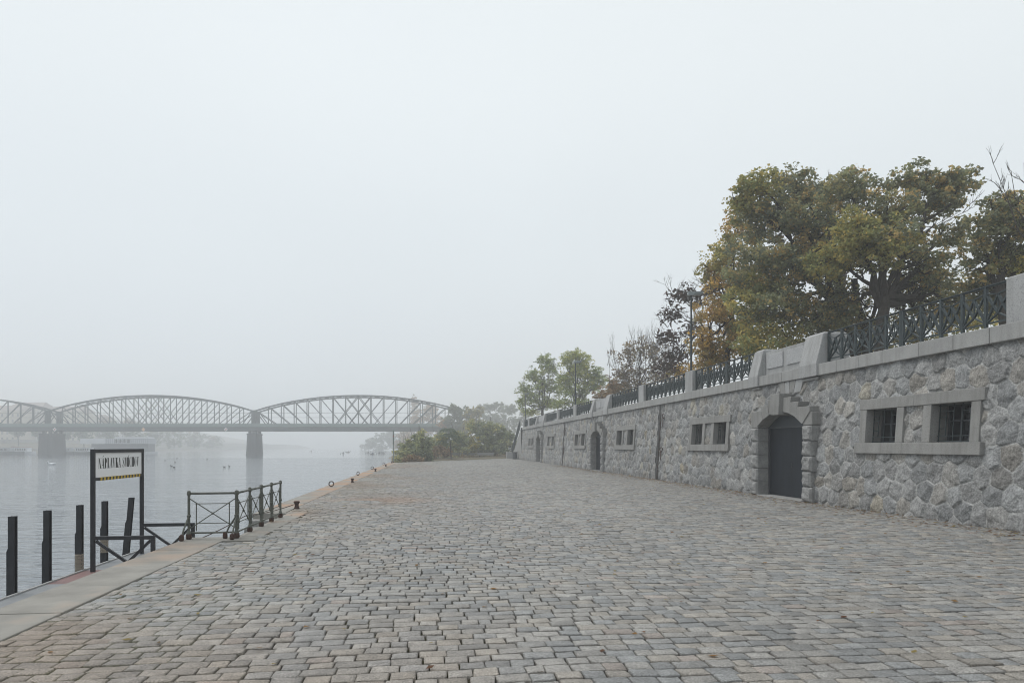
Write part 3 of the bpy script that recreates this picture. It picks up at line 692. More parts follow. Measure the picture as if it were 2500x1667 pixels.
# sign structure
sL, sR = at(226, 1397, 11.2), at(358, 1347, 13.1)
sx0 = -5.52
sg = empty('name_sign', (sx0, sL.y, DZ), label='tall black framed sign on two posts reading NÁPLAVKA SMÍCHOV', cat='sign')
SW = sR.y-sL.y; SH = 1.66-DZ
for yy, hh_ in ((0, SH), (SW, SH)):
    MB().box(-.03, .03, yy-.03, yy+.03, -.02, hh_).build('post', M['black'], sg, bevel=.004)
MB().box(-.028, .028, .031, SW-.031, SH-.062, SH-.002).build('top_bar', M['black'], sg, bevel=.004)
zb = 1.185-DZ
bb = MB().box(-.024, .024, .031, SW-.031, zb-.05, zb).build('hazard_bar', M['black'], sg, bevel=.003)
for k_ in range(13):
    y0 = .20+k_*(SW-.28)/13
    MB().add([(.0255, y0, zb-.052), (.0255, y0+.065, zb-.052), (.0255, y0+.075, zb+.001), (.0255, y0+.01, zb+.001), (-.0255, y0, zb-.052), (-.0255, y0+.065, zb-.052), (-.0255, y0+.075, zb+.001), (-.0255, y0+.01, zb+.001)],
             [(0,1,2,3),(7,6,5,4),(0,4,5,1),(3,2,6,7)]).build('yellow_band', M['yellow'], bb)
pn = MB().box(-.008, .008, .034, SW-.034, zb+.002, SH-.064).build('sign_panel', M['white'], sg)

def glyphs():
    """high condensed didone capitals as stroke polygons in a unit cell: thick stems, hair serifs"""
    T, H_ = .43, .06; G = {}
    def stem(x, w_=T, z0=0, z1=1): return [(x, z0), (x+w_, z0), (x+w_, z1), (x, z1)]
    def diag(xa, xb, w_): return [(xa, 0), (xa+w_, 0), (xb+w_, 1), (xb, 1)]
    def ser(x0, x1, z): return [(x0, z), (x1, z), (x1, z+.034), (x0, z+.034)]
    def arc(cx, cz, rx, rz, a0, a1, thick, thin, n=14):
        """list of quads along an ellipse; thickness follows the horizontal extremes"""
        o = []; P = []
        for i in range(n+1):
            a = R(a0+(a1-a0)*i/n); th = thin+(thick-thin)*abs(math.cos(a))**1.5
            P.append(((cx+rx*math.cos(a), cz+rz*math.sin(a)), (cx+(rx-th)*math.cos(a), cz+(rz-.035)*math.sin(a))))
        for i in range(n): o.append([P[i][0], P[i+1][0], P[i+1][1], P[i][1]])
        return o
    G['N'] = (1.0, [stem(.08, .07), stem(.85, .07), diag(.62, .08, .30), ser(0, .24, 0), ser(.74, 1.02, .978), ser(0, .2, .978)])
    G['A'] = (1.0, [diag(.66, .40, .30), [(.07, 0), (.14, 0), (.54, .95), (.47, .95)], [(.22, .30), (.75, .30), (.73, .335), (.23, .335)], ser(0, .24, 0), ser(.56, 1.04, 0)])
    G['P'] = (.92, [stem(.12)]+arc(.42, .74, .45, .26, -90, 90, .26, .05)+[ser(0, .54, 0), ser(0, .46, .978), [(.40, .48), (.46, .48), (.46, .515), (.40, .515)]])
    G['L'] = (.85, [stem(.12), ser(0, .54, .978), ser(0, .82, 0), [(.76, 0), (.82, 0), (.82, .24), (.79, .24)]])
    G['V'] = (1.0, [[(.40, 0), (.62, 0), (.42, 1), (.12, 1)], [(.50, 0), (.56, 0), (.92, 1), (.85, 1)], ser(0, .52, .978), ser(.74, 1.02, .978)])
    G['K'] = (1.0, [stem(.12), [(.42, .42), (.50, .42), (.88, 1), (.80, 1)], [(.70, 0), (1.0, 0), (.72, .62), (.50, .50)], ser(0, .52, 0), ser(0, .52, .978), ser(.62, 1.04, 0), ser(.68, 1.0, .978)])
    G['S'] = (.82, arc(.42, .76, .36, .24, 20, 180, .18, .05)+[[(.06, .76), (.34, .76), (.80, .26), (.50, .26)]]+arc(.42, .25, .38, .25, -180, 0, .20, .05)+[[(.72, .74), (.76, .74), (.76, 1), (.73, 1)], [(.05, 0), (.08, 0), (.08, .26), (.04, .26)]])
    G['M'] = (1.25, [stem(.08, .07), stem(.88), [(.50, 0), (.56, 0), (.90, 1), (.83, 1)], [(.42, 0), (.56, 0), (.40, 1), (.08, 1)], ser(0, .24, 0), ser(.78, 1.28, 0), ser(0, .3, .978), ser(.9, 1.28, .978)])
    G['I'] = (.52, [stem(.12), ser(0, .54, 0), ser(0, .54, .978)])
    G['C'] = (.85, arc(.46, .5, .42, .5, 42, 318, .28, .05, 20)+[[(.76, .68), (.80, .68), (.80, 1), (.77, 1)], [(.76, 0), (.79, 0), (.79, .30), (.76, .30)]])
    G['H'] = (1.1, [stem(.12), stem(.70), [(.42, .48), (.70, .48), (.70, .52), (.42, .52)], ser(0, .54, 0), ser(0, .54, .978), ser(.58, 1.12, 0), ser(.58, 1.12, .978)])
    G['O'] = (.95, arc(.47, .5, .45, .5, 0, 360, .28, .05, 28))
    return G
G = glyphs(); word = 'NA*PLAVKA SMI*CHOV'
y0_, y1_ = .17, SW-.03; tot = 0
for ch in word:
    tot += 0 if ch == '*' else (.62 if ch == ' ' else G[ch][0]+.10)
sc_ = (y1_-y0_)*.93/tot; lz0, lz1 = (1.335-DZ), (1.335-DZ)+.172; cur = y0_
for side in (1,):
    for i, ch in enumerate(word):
        if ch == '*': continue
        if ch == ' ': cur += .62*sc_; continue
        mb = MB(); wdt, polys = G[ch]
        if i+1 < len(word) and word[i+1] == '*':
            c_ = .5 if ch == 'A' else .27; polys = polys+[[(c_-.10, 1.07), (c_+.02, 1.07), (c_+.30, 1.25), (c_+.10, 1.25)]]
        for p in polys:
            n0 = len(mb.v); k_ = len(p); xx = .0095
            mb.add([(xx, cur+a*sc_, lz0+z*(lz1-lz0)) for a, z in p], [tuple(range(k_))])
        mb.build('lettering', M['letter'], pn); cur += (wdt+.10)*sc_
# the two gate frames at right angles to the quay
for k_, yy in enumerate((sL.y+.0, sR.y)):
    g = empty('gate_frame', (sx0, yy, DZ), label=('black V-braced gate frame running from the near sign post to the quay' if k_ == 0 else 'black V-braced gate frame running from the far sign post to the stair railing'), cat='gate frame', group='V-braced frames across the landing stage')
    X1 = -4.585-sx0; zt = .20-DZ
    MB().box(.031, X1+.03, -.03, .03, zt-.03, zt+.03).build('top_bar', M['black'], g, bevel=.004)
    MB().box(X1-.03, X1+.03, -.03, .03, -.02, zt-.031).build('post', M['black'], g, bevel=.004)
    ap = .56
    MB().bar((.05, 0, zt-.05), (ap+.03, 0, .10), .042).bar((X1-.04, .0015, zt-.05), (ap-.14, .0015, .02), .042).build('brace', M['black'], g)

# ------------------------------------------------------------------ stair railing on the kerb
rp = empty('quay_railing', (0, 0, 0), label='weathered green iron railing with crossed bars around the quay steps', cat='railing')
HR = .86
def rpost(x, y, big=False, feet=()):
    p = MB(); r = .024 if not big else .030
    p.lathe([(.036, .0), (.05, .03), (.046, .10), (r+.006, .14), (r, .16), (r, HR-.06), (r+.012, HR-.05), (r+.012, HR-.02), (r+.004, HR+.02), (.0, HR+.035)], (x, y, .004), 12)
    p.lathe([(r, .40), (r+.012, .41), (r+.012, .44), (r, .45)], (x, y, 0), 12)
    p = p.build('post', M['railpaint'], rp, smooth=False)
    MB().lathe([(.042, .0), (.055, .03), (.052, .085), (.035, .12), (.0, .125)], (x, y, .003), 12).build('foot', M['rust'], p)
    for fx, fy in feet:
        MB().tube([(x, y, .43), (x+fx*.7, y+fy*.7, .20), (x+fx, y+fy, .05)], .016, 8).build('stay', M['railpaint'], p)
        MB().lathe([(.03, 0), (.045, .02), (.042, .09), (.02, .115), (0, .12)], (x+fx, y+fy, .003), 12).build('foot', M['rust'], p)
def rpanel(p, q):
    p = Vector((*p, 0)); q = Vector((*q, 0)); up = Vector((0, 0, 1)); d = q-p
    f = lambda a, z: p+d*a+up*z
    m_ = MB(); m_.tube([f(0, HR-.02), f(1, HR-.02)], .021, 10).build('handrail', M['railpaint'], rp, smooth=True)
    m_ = MB(); m_.tube([f(0, .115), f(1, .115)], .016, 8); m_.build('bottom_rail', M['railpaint'], rp, smooth=True)
    m_ = MB(); o_ = d.normalized().cross(up)*.010
    m_.tube([f(.03, HR-.12)+o_, f(.97, .20)+o_], .010, 6); m_.tube([f(.03, .20)-o_, f(.97, HR-.12)-o_], .010, 6); m_.build('cross_bar', M['railpaint'], rp)
    m_ = MB()
    zi0, zi1 = .29, HR-.21; xi = .155
    m_.tube([f(xi, zi1), f(1-xi, zi1)], .008, 6); m_.tube([f(xi, zi0), f(1-xi, zi0)], .008, 6); m_.tube([f(xi, zi1), f(xi, zi0-.14)], .010, 6); m_.tube([f(1-xi, zi1), f(1-xi, zi0)], .010, 6)
    for a, z in ((.5, (HR+.08)/2), (xi, zi1), (1-xi, zi1), (xi, zi0), (1-xi, zi0)): m_.ring(f(a, z), .012, .012, d, 10, 6)
    m_.build('inner_frame', M['railpaint'], rp)
A0, A1 = (-4.43, 13.15), (-3.60, 13.20)
side = [A1]+[(-3.60, 13.20+.925*k_) for k_ in range(1, 5)]
rpost(*A0, feet=((-.04, -.26),)); rpost(*A1, big=True, feet=((-.20, -.02), (-.02, -.22)))
rpanel(A0, A1)
for k_ in range(4): rpanel(side[k_], side[k_+1]); rpost(*side[k_+1], big=(k_ == 1), feet=((-.03, 0),) if False else ())
# back rail down the stairs on the river side
# ------------------------------------------------------------------ bollards, rings, rope, level post
bl = [(-3.68, 19.3, 'nearest rusty bollard on the kerb, with a rope tied to it'), (-3.72, 32.9, 'rusty bollard second from the stair railing'), (-3.80, 47.2, 'small rusty bollard third along the kerb'), (-3.86, 58.7, 'small rusty bollard fourth along the kerb'), (-4.1, 71.6, 'farthest rusty bollard, at the foot of the tall thin post')]
for x, y, lab in bl:
    o = MB().lathe([(.075, 0), (.078, .02), (.058, .05), (.052, .12), (.075, .165), (.085, .18), (.085, .195), (.06, .21), (.02, .215)], n=18)
    o = o.build('mooring_bollard', M['rust'], smooth=False); o.location = (x, y, 0); tag(o, lab, 'bollard', 'rusty mooring bollards along the kerb')
for x, y, lab, rz in [(-4.22, 29.6, 'nearest standing iron ring on the kerb edge', .3), (-4.3, 40.9, 'standing iron ring second along the kerb edge', .9), (-4.35, 51.2, 'iron ring lying low on the kerb edge, third along', .1), (-4.38, 63.8, 'farthest iron ring on the kerb edge', .4)]:
    o = empty('kerb_ring', (x, y, .005), rz, label=lab, cat='mooring ring', group='iron rings standing on the kerb edge')
    MB().ring((0, 0, .125), .10, .021, (0, 1, .15)).build('ring', M['rust'], o)
    MB().lathe([(.045, 0), (.04, .03), (.02, .045), (0, .046)], n=10).build('eye_plate', M['rust'], o)
pts = []
pa, pb = Vector((-3.74, 19.28, .12)), Vector((-4.50, 17.2, .02))
for i in range(9): f_ = i/8; p = pa.lerp(pb, f_); p.z -= .07*math.sin(math.pi*f_)*.6; pts.append(p)
pc = Vector((-4.60, 11.5, -.05))
for i in range(1, 15): f_ = i/14; p = pb.lerp(pc, f_); p.z -= .10*math.sin(math.pi*f_); pts.append(p)
pts.append(Vector((-4.72, 11.3, -.33)))
tag(MB().tube(pts, .010, 6).build('mooring_rope', M['rust']), 'thin dark mooring line from the nearest bollard past the stair railing', 'rope')
lp = at(955, 1129, 72.4)
o = empty('gauge_post', (-4.05, lp.y+.4, 0), label='tall thin pale green post with a red marking at the far end of the quay', cat='post')
MB().box(-.06, .06, -.06, .06, 0, 3.45).build('mast', mat('pale_green_paint', (.22, .26, .24), .7), o)
MB().box(-.07, .07, -.09, -.06, 2.05, 3.30).build('board', mat('grey_gauge_board', (.16, .19, .18), .7), o)
MB().box(-.065, .065, -.094, -.0905, 2.75, 2.9).build('red_mark', mat('faded_red_paint', (.28, .09, .07), .7), o)
MB().box(-.07, .07, -.07, .07, 0, .12).build('foot', M['rust'], o)

# ------------------------------------------------------------------ railway bridge
BZ = 235.0
bmat = varied('bridge_steel', (.045, .054, .058), (.07, .082, .088), .2, .7)
bgreen = varied('bridge_green_paint', (.13, .19, .17), (.17, .24, .21), .2, .7)
pierm = varied('pier_granite', (.022, .025, .029), (.05, .054, .06), .3, .9, stretch=(1, 1, .4))
br = empty('railway_bridge', (0, 0, 0), label='long steel railway bridge with three arched lattice truss spans across the misty river', cat='bridge')
def bp_(x, h, t=BZ):                 # x: photograph column at the near truss plane, h: height over water
    p = at(x, HOR, BZ); v = Vector((p.x, p.y, WZ+h)); 
    s = t-BZ; return v+Vector(((-.230*CO+SI)*s, (.230*SI+CO)*s, 0))
PX = [-392, 118, 620, 1130]
hbot, hdeck, hrail, hend, hcr = 8.35, 9.9, 10.75, 15.2, 20.45
def chord(f): return hend+(hcr-hend)*(1-(2*f-1)**2)**.93
NP = 16
for si in range(3):
    xa, xb = PX[si]+4, PX[si+1]-4
    for ti, tt in enumerate((BZ, BZ+8.6)):
        hd = MB(); ch = MB()
        P0 = [bp_(xa+(xb-xa)*i/NP, chord(i/NP), tt) for i in range(NP+1)]; B0 = [bp_(xa+(xb-xa)*i/NP, 9.3, tt) for i in range(NP+1)]
        for i in range(NP): ch.bar(P0[i], P0[i+1], .55, .48)
        ch.bar(bp_(xa, 8.9, tt), bp_(xb, 8.9, tt), .5, 1.0)
        ch.build('truss_chord', bmat, br)
        vm = MB()                    # the truss web, pattern of one part
        for i in range(NP+1): vm.bar(B0[i], P0[i], .27 if 0 < i < NP else .6, .25, (0, 1, 0))
        for i in range(NP-1):
            if i <= 8: vm.bar(P0[i], B0[i+2], .25, .12, (0, 1, 0))
            if i >= 6: vm.bar(B0[i], P0[i+2], .25, .12, (0, 1, 0))
        vm.bar(P0[0], B0[1], .3, .14, (0, 1, 0)); vm.bar(P0[NP], B0[NP-1], .3, .14, (0, 1, 0))
        vm.build('truss_web', bmat, br)
        if ti == 0: near = P0
        else:
            tb = MB()
            for i in range(2, NP-1):
                tb.bar(near[i], P0[i], .25, .25)
                if i < NP-2: tb.bar(near[i], P0[i+1], .16, .16); tb.bar(near[i+1], P0[i], .16, .16)
            tb.build('top_bracing', bmat, br)
def along(mb, x0, x1, h0, h1, t0, t1):
    vs = [bp_(x, h, t) for h in (h0, h1) for x, t in ((x0, t0), (x1, t0), (x1, t1), (x0, t1))]
    mb.add(vs, [(0,3,2,1),(4,5,6,7),(0,1,5,4),(1,2,6,5),(2,3,7,6),(3,0,4,7)])
mb = MB(); along(mb, -392, 1200, hbot, 9.6, BZ-2.3, BZ+10.8); mb.build('deck', bmat, br)
mb = MB(); along(mb, -392, 1200, 9.61, 9.95, BZ-2.6, BZ-.4); mb.build('walkway', bgreen, br)
mb = MB()
for h in (10.85, 10.55, 10.25): along(mb, -392, 1200, h-.03, h+.03, BZ-2.56, BZ-2.5)
x = -392
while x < 1200: along(mb, x, x+.6, 9.95, 10.88, BZ-2.57, BZ-2.49); x += 14
mb.build('railing', bgreen, br)
along(m_ := MB(), -392, 1200, 9.96, 10.70, BZ-2.52, BZ-2.515); m_.build('railing_mesh', varied('green_mesh_panel', (.17, .22, .21), (.2, .25, .24), .3), br)
mb = MB()
for h in (13.1, 14.6): 
    for si in range(3): mb.tube([bp_(PX[si]+i*51, h, BZ+4.3) for i in range(11)], .05, 5)
mb.build('catenary_wire', bmat, br)
mb = MB()
for si in range(1, 3):
    for tt in (BZ, BZ+8.6): 
        a = bp_(PX[si], 9.5, tt); mb.bar(a, a+Vector((0, 0, 5.9)), .9, .7); 
        mb.bar(bp_(PX[si]-6, 15.0, tt), bp_(PX[si]+6, 15.0, tt), .6, .9)
mb.build('portal_frame', bmat, br)
for xp, wd in ((116, 2.6), (618, 2.25), (1130, 2.4)):
    pr = MB(); lv = []
    for h, sc in ((-2.5, 1.0), (.35, .98), (.4, .94), (6.9, .82), (7.0, .88), (7.4, .88)):
        pts = []
        for fx, ft in ((-1, -2.0), (-.72, -3.6), (0, -4.4), (.72, -3.6), (1, -2.0), (1, 9.4), (.72, 10.6), (0, 11.2), (-.72, 10.6), (-1, 9.4)):
            c0 = bp_(xp, h, BZ+ (ft*sc if ft < 0 else ft)); pts.append(c0+Vector((CO, -SI, 0))*fx*wd*sc)
        lv.append(pts)
    vs = [p for l_ in lv for p in l_]; n_ = 10
    fs = [(i*n_+j, i*n_+(j+1) % n_, (i+1)*n_+(j+1) % n_, (i+1)*n_+j) for i in range(len(lv)-1) for j in range(n_)]+[tuple(range((len(lv)-1)*n_, len(lv)*n_))]
    pr.add(vs, fs).build('pier', pierm, br)
    be = MB()
    for tt in (BZ, BZ+8.6):
        for s in (-1, 1):
            c0 = bp_(xp, 7.4, tt)+Vector((CO, -SI, 0))*s*1.05
            be.bar(c0, c0+Vector((0, 0, .95)), .9 if s else .8)
    be.build('bearing', bmat, br)
for xp, col, lab in ((142, 'w', 'white diamond river sign on the bridge above the left pier'), (356, 'y', 'yellow diamond river sign on the bridge at the middle of the span'), (555, 'w', 'pinkish white diamond river sign on the bridge left of the second pier')):
    c = bp_(xp, 8.75, BZ-2.75); s = .68
    o = tag(MB().box(-s*.72, s*.72, -.03, .03, -s*.72, s*.72, Matrix.Translation(c) @ Matrix.Rotation(-TH, 4, 'Z') @ Matrix.Rotation(R(45), 4, 'Y')).build('river_sign', mat('sign_'+col, (.75, .75, .76) if col == 'w' else (.70, .45, .25), .6)), lab, 'sign', 'diamond river signs under the bridge rail')
    if col == 'w' : MB().box(-s*.25, s*.25, -.034, -.031, -s*.5, s*.5, Matrix.Translation(c) @ Matrix.Rotation(-TH, 4, 'Z') @ Matrix.Rotation(R(45), 4, 'Y')).build('red_stripe', mat('sign_red', (.5, .12, .1), .6), o)

# ------------------------------------------------------------------ trees
PAL = {
 'linden': [(.058, .062, .036), (.070, .073, .039), (.045, .051, .034), (.088, .080, .038), (.062, .064, .040), (.13, .095, .04)],
 'lindeny': [(.13, .115, .04), (.10, .10, .038), (.18, .14, .045), (.08, .085, .036), (.115, .11, .042)],
 'olive': [(.085, .085, .035), (.11, .10, .036), (.065, .072, .032), (.15, .12, .038)],
 'orange': [(.20, .125, .04), (.17, .12, .04), (.12, .092, .035), (.23, .155, .045), (.10, .09, .035), (.14, .095, .035)],
 'ash': [(.10, .125, .045), (.13, .15, .05), (.08, .105, .042), (.17, .175, .05)],
 'ashy': [(.21, .20, .05), (.15, .165, .05), (.12, .14, .045)],
 'brown': [(.105, .082, .055), (.13, .10, .06), (.09, .075, .058), (.14, .115, .06)],
 'seed': [(.075, .055, .048), (.09, .062, .05), (.06, .047, .042)],
 'willow': [(.105, .115, .065), (.13, .135, .07), (.08, .09, .055), (.16, .145, .06)],
 'shrub': [(.05, .06, .038), (.07, .08, .042), (.06, .065, .045), (.09, .095, .045)],
 'yellow': [(.33, .27, .05), (.22, .20, .05), (.15, .15, .05)],
 'russet': [(.16, .105, .06), (.13, .095, .055), (.19, .125, .065), (.11, .09, .055)],
 'fargreen': [(.06, .075, .045), (.08, .09, .05), (.05, .06, .04)],
 'farorange': [(.22, .13, .06), (.17, .12, .06), (.25, .16, .07)],
}
GAIN = {'linden': 4.2, 'olive': 3.9, 'lindeny': 2.9, 'orange': 2.8, 'ash': 2.4, 'ashy': 2.4, 'willow': 3.3, 'shrub': 3.9, 'russet': 1.9, 'brown': 2.0, 'fargreen': 2.4, 'farorange': 1.6, 'seed': 1.1, 'yellow': 1.1}
def leaves(name, cl, size, seed, parent, elong=1.45, puffs=16, droop=0.0, fill=.55):
    """cl: clusters (centre, radii, number of leaves, palette). Leaves sit in puffs spread over each cluster's shell."""
    r_ = np.random.RandomState(seed); Pn, Cn = [], []
    for c, rad, n_, pal in cl:
        n_ = int(n_*(.66 if size < .115 else .9)); c = np.array(c); rad = np.array(rad)
        np_ = max(3, int(puffs*2.4)); d = r_.normal(size=(np_, 3)); d /= np.linalg.norm(d, axis=1)[:, None]
        pc = c+d*rad*(r_.uniform(.15, 1.25, (np_, 1))**.7)*.92; prr = rad.mean()*r_.uniform(.10, .25, np_)
        k_ = r_.choice(np_, n_, p=(prr**2)/(prr**2).sum()); dd = r_.normal(size=(n_, 3)); dd /= np.linalg.norm(dd, axis=1)[:, None]
        rr = r_.uniform(fill, 1.05, (n_, 1))**.7
        p = pc[k_]+dd*rr*prr[k_][:, None]*np.array([1.2, 1.2, .85])*r_.uniform(.7, 1.25, (n_, 1)); p[:, 2] -= droop*r_.uniform(0, 1, n_)
        Pn.append(p); pal_ = np.array(PAL[pal])*GAIN.get(pal, 1.25); pt = r_.uniform(.82, 1.18, np_); pi = r_.randint(0, len(pal_), np_)
        ci = np.where(r_.uniform(size=n_) < .55, pi[k_], r_.randint(0, len(pal_), n_))
        Cn.append(pal_[ci]*pt[k_][:, None]*r_.uniform(.75, 1.3, (n_, 1)))
    P = np.concatenate(Pn); Cc = np.concatenate(Cn); n_ = len(P)
    a = r_.normal(size=(n_, 3)); a[:, 2] = a[:, 2]*.55-.25-droop; a /= np.linalg.norm(a, axis=1)[:, None]
    b_ = np.cross(a, r_.normal(size=(n_, 3))); b_ /= np.linalg.norm(b_, axis=1)[:, None]; nn = np.cross(a, b_)
    s_ = (size*r_.uniform(.6, 1.35, n_))[:, None]
    V = np.stack([P, P+a*s_*.45*elong+b_*s_*.5+nn*s_*.12, P+a*s_*elong, P+a*s_*.45*elong-b_*s_*.5+nn*s_*.12], 1).reshape(-1, 3)
    Q = np.arange(n_*4).reshape(-1, 4)
    return npmesh(name, V, Q, M['leaf'], parent, col=np.repeat(Cc, 4, 0))
def wob(p, q, k_, amp, rg):
    p, q = Vector(p), Vector(q); L_ = (q-p).length; out = [p]
    for i in range(1, k_): f_ = i/k_; out.append(p.lerp(q, f_)+Vector([rg.uniform(-1, 1)*amp*L_ for _ in range(3)])+Vector((0, 0, .06*L_*math.sin(math.pi*f_))))
    return out+[q]
def twigs(mb, base, dirv, ln, rad, depth, rg, spread=.6, up=.25, n=3):
    q = Vector(base)+Vector(dirv)*ln; pts = wob(base, q, 3, .06, rg)
    mb.tube(pts, [rad, rad*.85, rad*.7, rad*.5], 4 if depth < 2 else 6, False)
    if depth <= 0: return
    for k_ in range(n):
        f_ = rg.uniform(.45, 1.0); i = min(2, int(f_*3)); b0 = pts[i].lerp(pts[i+1], f_*3-i if i < 2 else min(1, f_*3-2))
        d = (Vector(dirv)+Vector((rg.uniform(-1, 1), rg.uniform(-1, 1), rg.uniform(-.6, 1)))*spread+Vector((0, 0, up))).normalized()
        twigs(mb, b0, d, ln*rg.uniform(.55, .8), rad*.55, depth-1, rg, spread, up, n)
def tree(name, label, base, fork, r0, cl, size, seed, cat='tree', group=None, trunk_name='trunk', elong=1.45, puffs=16, droop=0.0, twig=2, fill=.55, extra=None, stems=1, tmat='bark', tdepth=1, gain=1.0):
    rg = random.Random(seed); o = empty(name, base, label=label, cat=cat, group=group); B = Vector(base); mb = MB()
    for s_ in range(stems):
        f_ = Vector(fork)-B+Vector((rg.uniform(-.4, .4), rg.uniform(-.4, .4), 0))*(stems > 1)
        tr = wob((rg.uniform(-.2, .2)*(stems > 1), 0, -.1), f_, 4, .02, rg)
        mb.tube(tr, [r0*1.15, r0, r0*.9, r0*.8, r0*.7], 10, False)
    for i, (c, rad, n_, pal) in enumerate(cl):
        e_ = Vector(c)-B; st = f_.lerp(tr[2], rg.uniform(0, .5)); ln = (e_-st).length
        rr = r0*rg.uniform(.38, .55); pts = wob(st, e_, 5, .05, rg)
        mb.tube(pts, [rr*(1-.13*j) for j in range(6)], 7, False)
        for k_ in range(twig*3):
            j = rg.randint(2, 5); d = Vector((rg.uniform(-1, 1), rg.uniform(-1, 1), rg.uniform(-.5, 1))).normalized()
            twigs(mb, pts[j], d, sum(rad)/3*rg.uniform(.45, .8), rr*.35, tdepth, rg)
    if extra: extra(mb, rg, B)
    mb.build(trunk_name, M[tmat], o)
    lcl = [(tuple(Vector(c)-B), rad, int(n_*gain), pal) for c, rad, n_, pal in cl]
    leaves('crown', lcl, size, seed, o, elong, puffs, droop, fill)
    return o
def cl(t, items):
    """items: (x, y, rx_px, ry_px, n, palette[, dt]) in photograph columns/rows at distance t"""
    out = []
    for it in items:
        x, y, rx, ry, n_, pal = it[:6]; tt = t+(it[6] if len(it) > 6 else 0); k_ = tt/F
        out.append((at(x, y, tt), (rx*k_, max(rx, ry)*k_*.9, ry*k_), n_, pal))
    return out
PZ = CT-.012
def basept(x, t, z=PZ):
    p = at(x, HOR, t); p.z = z; return p

# the big limes above the near wall
tree('lime_tree', 'large lime tree turning yellow in the middle, trunk showing just above the near railing', basept(2150, 29), at(2155, 700, 29), .27,
 cl(29, [(2080, 470, 70, 60, 3800, 'linden', 1), (2170, 520, 80, 70, 4800, 'linden'), (2150, 590, 85, 60, 3600, 'lindeny', -1.2), (2170, 600, 80, 65, 2400, 'linden', -1), (2090, 570, 60, 55, 1800, 'lindeny', -1), (2080, 580, 70, 55, 1900, 'olive', -.5), (2260, 630, 75, 60, 3300, 'linden', .8), (2040, 640, 70, 50, 3000, 'olive', 1),
  (2280, 480, 75, 50, 4500, 'linden', 1), (2345, 440, 50, 32, 2300, 'linden', .6), (2230, 440, 55, 45, 2600, 'linden', 1), (2330, 580, 50, 45, 1600, 'linden', 1.5), (2230, 700, 80, 50, 2600, 'linden', 2), (2060, 740, 70, 50, 2600, 'linden', 2.5), (2260, 770, 85, 40, 2300, 'linden', 2.5), (2140, 800, 90, 34, 2000, 'linden', 3.5), (2340, 740, 60, 40, 1500, 'linden', 2), (2250, 830, 80, 26, 1700, 'linden', 4), (2360, 790, 70, 26, 1500, 'olive', 4), (2100, 850, 70, 26, 1700, 'linden', 5), (2440, 760, 60, 24, 1200, 'olive', 5), (2300, 690, 70, 40, 1900, 'linden', 3)]),
 .108, 11, puffs=30, twig=2)
def limb2(mb, rg, B):
    mb.tube(wob((0.1, .1, .3), at(2085, 680, 32)-B, 4, .03, rg), [.26, .24, .21, .18, .14], 9, False)
tree('lime_tree', 'broad dark green lime tree with a slanting trunk, left of the yellow tinged one', basept(2120, 33), at(2040, 720, 33), .26,
 cl(33, [(1850, 455, 60, 45, 3400, 'olive'), (1935, 450, 55, 45, 3000, 'linden', .5), (1870, 540, 85, 65, 6500, 'linden'), (1960, 540, 85, 65, 6500, 'linden', -.5), (1850, 640, 85, 70, 6500, 'linden', -1), (1950, 650, 90, 70, 7500, 'linden', -1), (1900, 740, 100, 60, 6500, 'linden', -1.5), (2000, 780, 95, 50, 5200, 'linden', -1),
  (1960, 480, 40, 35, 1700, 'linden'), (1810, 500, 40, 45, 1900, 'lindeny'), (1870, 820, 90, 45, 3600, 'olive', -1), (1840, 720, 80, 50, 4200, 'olive', -1), (2010, 480, 50, 40, 2200, 'linden', 1), (2030, 560, 55, 55, 3200, 'linden', .5), (1960, 850, 80, 26, 2000, 'olive', 0), (2060, 800, 60, 36, 1900, 'linden', 1), (1990, 620, 60, 50, 2600, 'linden', 1)]),
 .108, 12, puffs=30, twig=2, extra=limb2)
tree('oak_tree', 'orange and yellow autumn oak tree at the left end of the big tree group', basept(1765, 38), at(1790, 780, 38), .17,
 cl(38, [(1770, 620, 55, 45, 2500, 'olive'), (1745, 660, 45, 40, 1800, 'lindeny'), (1800, 560, 45, 50, 1900, 'orange'), (1790, 690, 70, 50, 4200, 'orange'), (1750, 770, 70, 45, 3600, 'orange'), (1790, 840, 75, 50, 4400, 'orange'), (1720, 840, 50, 35, 2000, 'orange'), (1830, 780, 60, 45, 3200, 'olive', -1), (1730, 880, 60, 25, 1900, 'orange'), (1860, 860, 60, 30, 2200, 'olive', -1)]),
 .108, 13, puffs=28, twig=2, elong=1.3)
tree('lime_tree', 'dark lime tree crown at the right edge, behind the nearest granite post', basept(2470, 27), at(2440, 700, 27), .25,
 cl(27, [(2440, 540, 70, 60, 4200, 'linden'), (2490, 510, 60, 45, 3000, 'linden'), (2410, 620, 65, 50, 2800, 'linden', .5), (2480, 650, 75, 50, 3000, 'olive', .5), (2390, 700, 60, 38, 1800, 'linden', 1), (2550, 580, 80, 70, 4400, 'linden'), (2450, 740, 80, 35, 2600, 'linden', 1), (2600, 680, 80, 60, 3600, 'linden')]),
 .105, 14, puffs=28, twig=2)
